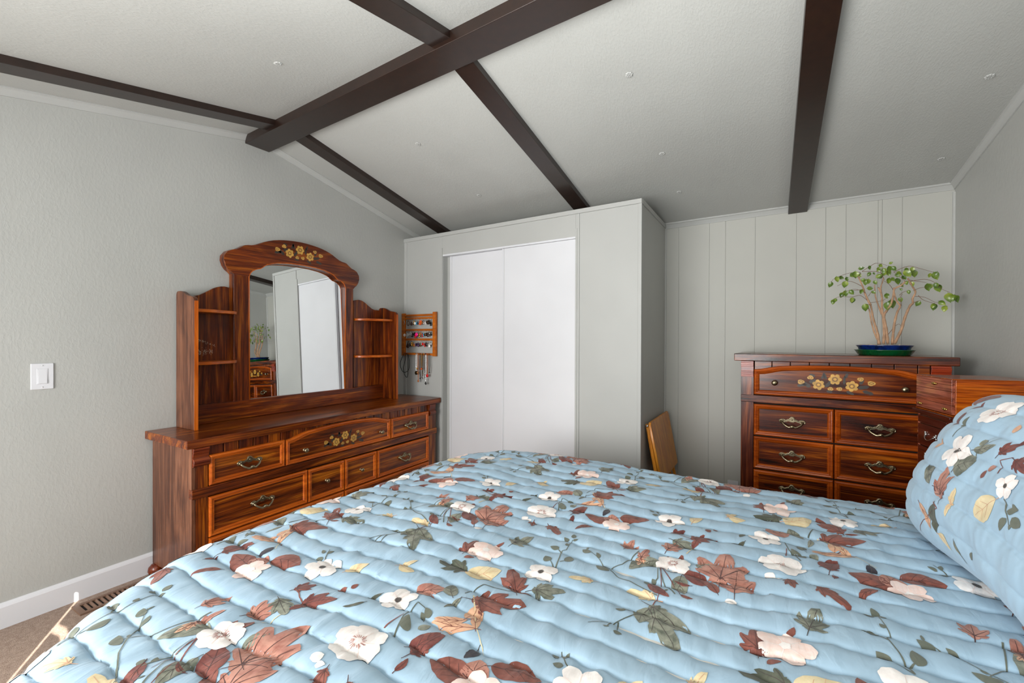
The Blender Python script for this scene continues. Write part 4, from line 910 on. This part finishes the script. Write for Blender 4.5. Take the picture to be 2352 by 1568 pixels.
NK = [('silver', .186, .150, 'disc', 'bronze', .017, 'fine silver chain necklace with a large round bronze pendant, leftmost on the rack'),
      ('pearl', .198, .120, 'bead', 'gold', .009, 'thin pearl bead necklace with a small gold drop beside the bronze pendant'),
      ('amber', .216, .225, 'teardrop', 'amber', .010, 'long amber bead necklace with a teardrop pendant'),
      ('dark brown', .234, .205, 'disc', 'black', .008, 'dark brown bead necklace behind the amber one'),
      ('gold', .254, .120, 'bead', 'orange', .010, 'thick pale gold bead necklace with an orange bead at its end'),
      ('bronze', .266, .190, 'disc', 'silver', .010, 'bronze chain necklace with a silver star-like pendant'),
      ('dark brown', .290, .160, 'bead', 'silver', .011, 'brown and white link necklace hanging in the middle right of the rack'),
      ('silver', .302, .240, 'teardrop', 'black', .011, 'long silver chain necklace with a dark stone drop, longest on the rack'),
      ('amber', .322, .170, 'disc', 'red', .014, 'reddish brown cord necklace with an oval red pendant'),
      ('black', .340, .150, 'bead', 'black', .006, 'plain dark cord necklace, rightmost on the rack')]
for k, (c, u, L, sh, pc, pr_, lab) in enumerate(NK):
    mb = MB(); top = 1.110; w = .010; dp = .036+.003*(k % 3); n = 34 if c not in ('silver', 'black') else 0
    path = [(u-w/2, top), (u-w*.55, top-L*.5), (u-w*.3, top-L*.85), (u, top-L), (u+w*.3, top-L*.85), (u+w*.55, top-L*.5), (u+w/2, top)]
    P = smooth_path([rk(a, dp, b) for a, b in path], 6)
    if n:
        tot = sum((P[i+1]-P[i]).length for i in range(len(P)-1)); rb = .0034 if c != 'gold' else .0046; st = rb*2.1; acc = 0
        for i in range(len(P)-1):
            seg = (P[i+1]-P[i]).length
            while acc < seg: mb.ball(P[i].lerp(P[i+1], acc/seg), rb, 6, 0); acc += st
            acc -= seg
    else: mb.tube(P, .0018, 6)
    mb.tube([rk(u, .014, top), rk(u, dp+.006, top-.002), rk(u, dp+.010, top+.004)], .0016, 6, 1)
    e = rk(u, dp, top-L-pr_)
    if sh == 'disc': mb.ball(e, pr_, 14, 1, (1, .3, 1)); 
    elif sh == 'bead': mb.ball(e, pr_, 10, 1)
    else: mb.lathe([(.0003, pr_*1.9), (pr_*.5, pr_), (pr_, -.2*pr_), (.0003, -1.2*pr_)], e, 'z', 12, 1, 1, .5)
    o = mb.build('necklace', [jm(c, *PAL[c]), jm(pc, *PAL[pc])], None, rk(u, dp, top)); tag(o, lab, 'necklace', 'necklaces on the wall rack')
mb = MB(); 
for pts in ([(.060, 1.108), (.050, 1.03), (.040, .98), (.050, .92), (.075, .90), (.100, .95), (.098, 1.05), (.085, 1.108)], [(.045, 1.108), (.012, 1.04), (.006, .99), (.040, .945), (.090, .955), (.118, .995), (.116, 1.06), (.090, 1.108)]):
    mb.tube(smooth_path([rk(a, .044+.01*sin(a*70), b) for a, b in pts], 6), .0026, 7)
mb.tube([rk(.070, .014, 1.108), rk(.070, .05, 1.106), rk(.070, .055, 1.116)], .0022, 6)
o = mb.build('cord', M['black'], None, rk(.07, .04, 1.1)); tag(o, 'looped thin black cord hanging from the left end of the jewelry rack', 'cord')
# ------------------------------------------------------------------ bed, quilt and pillow
def corner(q, x0, x1, y0, y1, rn, rf):
    """signed distance outside the rounded outline, nearest point and outward direction"""
    x, y = q
    if x < x0+rn and y < y0+rn: c, r = (x0+rn, y0+rn), rn
    elif x < x0+rf and y > y1-rf: c, r = (x0+rf, y1-rf), rf
    else: c = None
    if c:
        dx, dy = x-c[0], y-c[1]; L = math.hypot(dx, dy) or 1e-9; dx /= L; dy /= L
        return L-r, (c[0]+dx*r, c[1]+dy*r), (dx, dy), math.atan2(dy, dx)*r
    ds = [(x0-x, (x0, y), (-1, 0), y), (y0-y, (x, y0), (0, -1), -x), (y-y1, (x, y1), (0, 1), x+1)]
    return max(ds, key=lambda t_: t_[0])
QX0, QX1, QY0, QY1 = 1.462, 3.62, .21, 2.05
PITCHQ = .0735
B_0 = math.floor((.185-.62)/PITCHQ)*PITCHQ
bd = thing('bed', 'king bed with pale mattress hidden beneath the blue floral quilt', 'bed', (2.55, 1.12, 0))
def outline(ins, rn, rf):
    pts = []
    x0, y0, y1 = QX0+ins, QY0+ins, QY1-ins
    for k in range(9): a = pi*1.5-(pi/2)*k/8; pts.append((x0+rn+rn*cos(a), y0+rn+rn*sin(a)))
    for k in range(9): a = pi-(pi/2)*k/8; pts.append((x0+rf+rf*cos(a), y1-rf+rf*sin(a)))
    return [(3.64, y0)]+pts+[(3.64, y1)]
MB().prism(outline(.02, .67, .29), 'z', .36, .628).build('mattress', M['mattress'], bd, (2.55, 1.12, 0), bevel=.03, seg=3)
MB().prism(outline(.05, .64, .25), 'z', .14, .36).build('box_spring', M['mattress'], bd, (2.55, 1.12, 0), bevel=.01)
for x in (2.0, 3.5):
    for y in (.5, 1.75): MB().box(x-.03, x+.03, y-.03, y+.03, 0, .14).build('leg', M['dark'], bd, (2.55, 1.12, 0))

def warp(a, b): return .011*sin(a*5.2+b*2.1+1)+.006*sin(a*11+b*5)+.010*noise.noise(Vector((a*2.3, b*2.1, 4)))
ZQ = .640
def quilt_point(a, b0):
    b = b0 + warp(a, b0)
    d, p, dr_, per = corner((a, b), QX0, QX1, QY0, QY1, .63, .30)
    # quilting channels run along the bed, parallel to its long side
    f = ((b0-B_0+1e-7)/PITCHQ) % 1.0; e_ = min(f, 1-f)*PITCHQ; puff = 1-abs(2*f-1)**3 - .50*math.exp(-(e_/.0026)**2)
    idx = math.floor((b0-B_0+1e-7)/PITCHQ)
    amp = .0084*(1-.45*min(1, max(0, d)/.1))*(1+.25*noise.noise(Vector((a*4, idx*1.7, 0))))
    wr = noise.noise(Vector((a*26, b0*7+idx*3.1, 9)))*.0080*(1-puff*.45) + noise.noise(Vector((a*60+b0*12, b0*16, 3)))*.0014
    mk = max(0, min(1, .55+1.6*noise.noise(Vector((a*1.7, b0*1.7, 31)))))
    wr += mk*.0070*(1-abs(noise.noise(Vector((a*15+2.5*b0, b0*5, idx*.8+50)))))**9*(1.1-puff)
    wr += .0030*noise.noise(Vector((a*9-b0*6, b0*14, 21)))
    big = .013*noise.noise(Vector((a*2.1, b0*2.0, 1.5))) + .006*noise.noise(Vector((a*5, b0*4.5, 7)))
    h = puff*amp + wr + big
    R = .135
    if d <= 0:
        return Vector((a, b, ZQ+h))
    ang = min(d/R, pi/2*.97); n = Vector((dr_[0]*sin(ang), dr_[1]*sin(ang), cos(ang)))
    base = Vector((p[0]+dr_[0]*R*sin(ang), p[1]+dr_[1]*R*sin(ang), ZQ-R*(1-cos(ang))))
    rest = d-R*pi/2*.97
    if rest > 0:
        k = rest/.5
        flare = .0*k + .018*k*sin(per*17+1.5*noise.noise(Vector((per*3, 0, 0))))
        base += Vector((dr_[0]*flare, dr_[1]*flare, -rest*.985))
    q = base + n*h
    if q.z < .012: q.z = .012
    return q
A0, A1, DA = 1.462-.64, 3.62, .0100
NB = 12; DB = PITCHQ/NB; B_1 = B_0+DB*(12*42)
na = int((A1-A0)/DA); nb = int(round((2.05+.62-B_0)/DB))
def bj(j): return B_0+(j//NB + .5-.5*cos(pi*(j % NB)/NB))*PITCHQ   # rows crowd towards the seams
G = [[quilt_point(A0+i*DA, bj(j)) for j in range(nb+1)] for i in range(na+1)]
def okq(a, b): 
    return corner((a, b), QX0, QX1, QY0, QY1, .63, .30)[0] < .60
OK = [[okq(A0+i*DA, bj(j)) for j in range(nb+1)] for i in range(na+1)]
def S(a, b):
    """point and normal on the built quilt surface for cloth position (a, b)"""
    b0 = b-warp(a, b); b0 = b-warp(a, b0)
    x = (a-A0)/DA; y = (b0-B_0)/PITCHQ; k_ = math.floor(y); y = NB*(k_+math.acos(max(-1, min(1, 1-2*(y-k_))))/pi); i = min(max(int(x), 0), na-1); j = min(max(int(y), 0), nb-1); x -= i; y -= j
    p00, p10, p01, p11 = G[i][j], G[i+1][j], G[i][j+1], G[i+1][j+1]
    if x+y < 1: p = p00+(p10-p00)*x+(p01-p00)*y
    else: p = p11+(p01-p11)*(1-x)+(p10-p11)*(1-y)
    n = (p10-p00).cross(p01-p00); n += (p11-p01).cross(p11-p10); n.normalize()
    if n.z < -.2: n = -n
    return p, n
def okS(a, b): return A0+.01 < a < A1-.005 and B_0+.01 < b < B_0+nb*DB-.02 and okq(a, b)
class Print:
    """lays printed motifs on a cloth surface as part of that cloth's mesh"""
    def __init__(s, mb, S, ok, step=.0065): s.mb = mb; s.S = S; s.ok = ok; s.step = step; s.layer = 0
    def grid(s, rows, mi, off, fan=False):
        n = len(rows[0]); vs = []
        for r in rows:
            for a, b in r:
                if not s.ok(a, b): return
        for r in rows:
            for a, b in r: p, nn = s.S(a, b); vs.append(p+nn*off)
        fs = []
        for j in range(len(rows)-1):
            for i in range(n if fan else n-1): fs.append((j*n+i, j*n+(i+1) % n, (j+1)*n+(i+1) % n, (j+1)*n+i))
        s.mb.add(vs, fs, mi, True)
    def star(s, c, rf, mi, off, n=36, sc=1.0):
        rmax = max(rf(2*pi*k/n) for k in range(n)); m_ = max(2, int(rmax/s.step)+1)
        rows = [[(c[0]+rf(2*pi*k/n)*q/m_*cos(2*pi*k/n)*1.0, c[1]+rf(2*pi*k/n)*q/m_*sin(2*pi*k/n)) for k in range(n)] for q in [.02]+list(range(1, m_+1))]
        s.grid(rows, mi, off, True)
    def strip(s, pts, w, mi, off):
        P = []
        for (x0, y0), (x1, y1) in zip(pts, pts[1:]):
            m_ = max(1, int(math.hypot(x1-x0, y1-y0)/(s.step*.7)))
            P += [(x0+(x1-x0)*k/m_, y0+(y1-y0)*k/m_) for k in range(m_)]
        P.append(pts[-1]); rows = []
        for i, p in enumerate(P):
            q0, q1 = P[max(i-1, 0)], P[min(i+1, len(P)-1)]; dx, dy = q1[0]-q0[0], q1[1]-q0[1]; L = math.hypot(dx, dy) or 1
            ww = w*(1-.55*i/len(P)); rows.append([(p[0]-dy/L*ww, p[1]+dx/L*ww), (p[0]+dy/L*ww, p[1]-dx/L*ww)])
        s.grid(rows, mi, off)
    def leaf(s, b, t_, wr, mi, off, serr=0, vein=True, seed=0, vc='V'):
        dx, dy = t_[0]-b[0], t_[1]-b[1]; L = math.hypot(dx, dy); ux, uy = dx/L, dy/L; n = max(6, int(L/s.step)*2); rows = []
        cur = .12*L*sin(seed*1.7)
        def C(q): k = cur*sin(pi*q); return (b[0]+dx*q-uy*k, b[1]+dy*q+ux*k)
        m_ = max(2, 2*int(wr*L/s.step/2+1))
        for i in range(n+1):
            q = i/n; w = wr*L*.5*(sin(pi*q**.8)**.75 if 0 < i < n else .02); w *= 1+serr*sin(q*26+seed)*q
            c = C(q); rows.append([(c[0]-uy*w*(2*j/m_-1), c[1]+ux*w*(2*j/m_-1)) for j in range(m_+1)])
        s.grid(rows, mi, off)
        if vein and L > .03:
            s.strip([C(-.12), C(0), C(.3), C(.6), C(.92)], .0007+L*.002, PI[vc], off+.0003)
            if L > .055:
                for q in (.25, .5):
                    for sg in (-1, 1):
                        c = C(q); e = C(q+.25); w = wr*L*.36*sg; s.strip([c, (e[0]-uy*w, e[1]+ux*w)], .0006, PI[vc], off+.0003)
    def maple(s, b, t_, wr, mi, off, seed=0, vc='V'):
        dx, dy = t_[0]-b[0], t_[1]-b[1]; L = math.hypot(dx, dy); th = math.atan2(dy, dx); R_ = random.Random(seed)
        lobes = [(.05*sin(seed), 1), (.50+.15*R_.random(), .78*wr+.12*R_.random()), (-.50-.15*R_.random(), .74*wr+.12*R_.random()), (1.10+.2*R_.random(), .52*wr), (-1.15-.2*R_.random(), .50*wr), (1.9, .22*wr), (-1.9, .2*wr)]
        def rf(a):
            a = (a-th+pi) % (2*pi)-pi; r = .16*wr
            for la, ll in lobes:
                d_ = abs((a-la+pi) % (2*pi)-pi); r = max(r, ll*max(0, 1-(d_/.46)**1.15)*.62+ll*.38*max(0, 1-(d_/.62)**4)+.02*sin(a*31+seed))
            return max(r, .09)*L*(1+.03*sin(a*43+seed))
        s.star(b, rf, mi, off, 64)
        for la, ll in lobes[:5]: s.strip([b, (b[0]+cos(th+la)*L*ll*.85, b[1]+sin(th+la)*L*ll*.85)], 0.0007+L*.002, PI[vc], off+.0003)
        s.strip([b, (b[0]-cos(th)*L*.35, b[1]-sin(th)*L*.35)], .0010+L*.002, PI[vc], off+.0002)
    def flower(s, c, e, kind, mi, off, seed=0):
        R = math.hypot(e[0]-c[0], e[1]-c[1])*1.02; n = int(kind[0]); k2 = kind[1:]; ph = seed*.7; R_ = random.Random(seed)
        pl_ = [1+.12*(R_.random()-.5) for _ in range(n)]
        def rf(a):
            q = ((a-ph)/(2*pi)*n) % n; i = int(q); f_ = q-i; return R*pl_[i % n]*((.80 if 'r' in k2 else .62)+(.20 if 'r' in k2 else .38)*sin(pi*f_)**.6)*(1+.02*sin(a*17))
        s.star(c, rf, mi, off, 70)
        for i in range(n):
            a = ph+2*pi*i/n; s.strip([(c[0]+cos(a)*R*.12, c[1]+sin(a)*R*.12), (c[0]+cos(a)*R*.66, c[1]+sin(a)*R*.66)], .0007, PI['B'] if mi != PI['B'] else PI['W'], off+.0004)
        if 'd' in k2:
            s.star(c, lambda a: R*(.13+.07*abs(sin(a*9+seed))), PI['K'], off+.0007, 54)
        elif 'r' in k2:
            for k in range(22):
                a = 2*pi*k/22+.2*R_.random(); r0, r1 = R*(.13+.05*R_.random()), R*(.26+.10*R_.random())
                s.strip([(c[0]+cos(a)*r0, c[1]+sin(a)*r0), (c[0]+cos(a+.1)*r1, c[1]+sin(a+.1)*r1)], .0008, PI['Y'], off+.0006)
        else: s.star(c, lambda a: R*(.16+.04*abs(sin(a*2.5))), PI['W'], off+.0006, 30)
    def lay(s, tf, clip=None, src=None):
        for idx, (kd, col, par, P) in enumerate(src or MOTIFS):
            Q = [tf(p) for p in P]
            if clip and not clip(Q[0]): continue
            mi = PI[col]; vc = 'V' if col not in 'GDSN' else 'K'
            if col in 'CP': vc = 'P' if col == 'C' else 'T'
            o = .0010 + idx*.000003
            if kd == 'F': s.flower(Q[0], Q[1], par, mi, o+.0009, idx)
            elif kd == 'P': s.maple(Q[0], Q[1], float(par), mi, o+.0002, idx, vc)
            elif kd == 'L': s.leaf(Q[0], Q[1], float(par), mi, o, .1, True, idx, vc)
            elif kd == 'O': s.leaf(Q[0], Q[1], float(par)*1.25, mi, o, .05, True, idx, vc)
            elif kd == 'E': s.leaf(Q[0], Q[1], float(par)*1.3, mi, o, 0, False, idx)
            elif kd == 's': s.strip(Q, .0016, mi, o-.0001)
mb = MB(); mb.xf = False
vs = [p for r in G for p in r]; W_ = nb+1
fs = []
for i in range(na):
    for j in range(nb):
        if OK[i][j] and OK[i+1][j] and OK[i][j+1] and OK[i+1][j+1]:
            a, b, c, d = i*W_+j, (i+1)*W_+j, (i+1)*W_+j+1, i*W_+j+1
            fs += [(a, b, d), (b, c, d)]
mb.add(vs, fs, 0, True)
pr = Print(mb, S, okS)
for ti in range(-2, 4):
    for tj in range(-1, 4):
        pr.lay(lambda p, ti=ti, tj=tj: (p[0]+.705*ti, p[1]-.02*ti+.78*tj))
for v in range(0): pass
mb.xf = None
q_ = mb.build('quilt', PM, None, (2.5, 1.1, 0)); tag(q_, 'light blue channel-quilted bedspread printed with autumn leaves and white flowers, draped over the bed', 'quilt')

# pillow in a matching sham, leaning at the head end
PB, PT = Vector((3.225, 0, .655)), Vector((3.435, 0, 1.088)); UD = (PT-PB).normalized(); UL = (PT-PB).length; PN = Vector((-UD.z, 0, UD.x)); 
PY0, PY1 = 1.01, 1.935
def pil(p, q, side):
    """p, q in 0..1 along width and height"""
    P_, Q_ = 2*p-1, 2*q-1
    th = .118*max(0, (1-abs(P_)**3.2))**.5*max(0, (1-abs(Q_)**2.6))**.55
    f = (q*UL/.068) % 1; puff = (1-abs(2*f-1)**2.6-.35*math.exp(-(min(f, 1-f)*.068/.003)**2))*.0060*min(1, th/.05)
    wr = .004*noise.noise(Vector((p*16, q*7, 2*side)))+.0016*noise.noise(Vector((p*60, q*14, 5)))
    yy = PY0+(PY1-PY0)*(.5+(p-.5)*(1-.05*(1-abs(Q_))-.07*abs(Q_)**4)) ; 
    qq = .5+(q-.5)*(1-.05*(1-abs(P_))-.10*abs(P_)**6)
    c = PB+UD*(UL*qq); c.y = yy
    return c + PN*side*(th+(puff+wr*min(1, th/.03) if side > 0 else 0)) + Vector((.03*sin(p*5), 0, 0))
NPp, NQ = 150, 140
mb = MB()
GP = [[pil(i/NPp, j/NQ, 1) for j in range(NQ+1)] for i in range(NPp+1)]
vs = [v for r in GP for v in r]; k = NQ+1
mb.add(vs, [(i*k+j, (i+1)*k+j, (i+1)*k+j+1, i*k+j+1) for i in range(NPp) for j in range(NQ)], 0, True)
vs = [pil(i/60, j/30, -1) for i in range(61) for j in range(31)]
mb.add(vs, [(i*31+j, (i+1)*31+j, (i+1)*31+j+1, i*31+j+1) for i in range(60) for j in range(30)], 0, True)
Wp = PY1-PY0
def SP(a, b):
    x = a/Wp*NPp; y = b/UL*NQ; i = min(max(int(x), 0), NPp-1); j = min(max(int(y), 0), NQ-1); x -= i; y -= j
    p00, p10, p01, p11 = GP[i][j], GP[i+1][j], GP[i][j+1], GP[i+1][j+1]
    p = (p00*(1-x)+p10*x)*(1-y)+(p01*(1-x)+p11*x)*y; n = (p10-p00).cross(p01-p00).normalized()
    if n.dot(PN) < 0: n = -n
    return p, n
pr = Print(mb, SP, lambda a, b: .006 < a < Wp-.006 and .006 < b < UL-.006, .008)
pr.lay(lambda p: p, None, PILLOW_PRINT)
for ti in range(-1, 3):
    for tj in range(-1, 3):
        pr.lay(lambda p, ti=ti, tj=tj: (Wp-(p[1]-.02*ti+.78*tj-.36)*.95, (p[0]+.705*ti-1.62)*.95), lambda q: q[0] < .17)
pw = mb.build('pillow', PM, None, (3.3, 1.5, .66)); tag(pw, 'plump pillow in matching blue floral sham, leaning at the head of the bed', 'pillow')
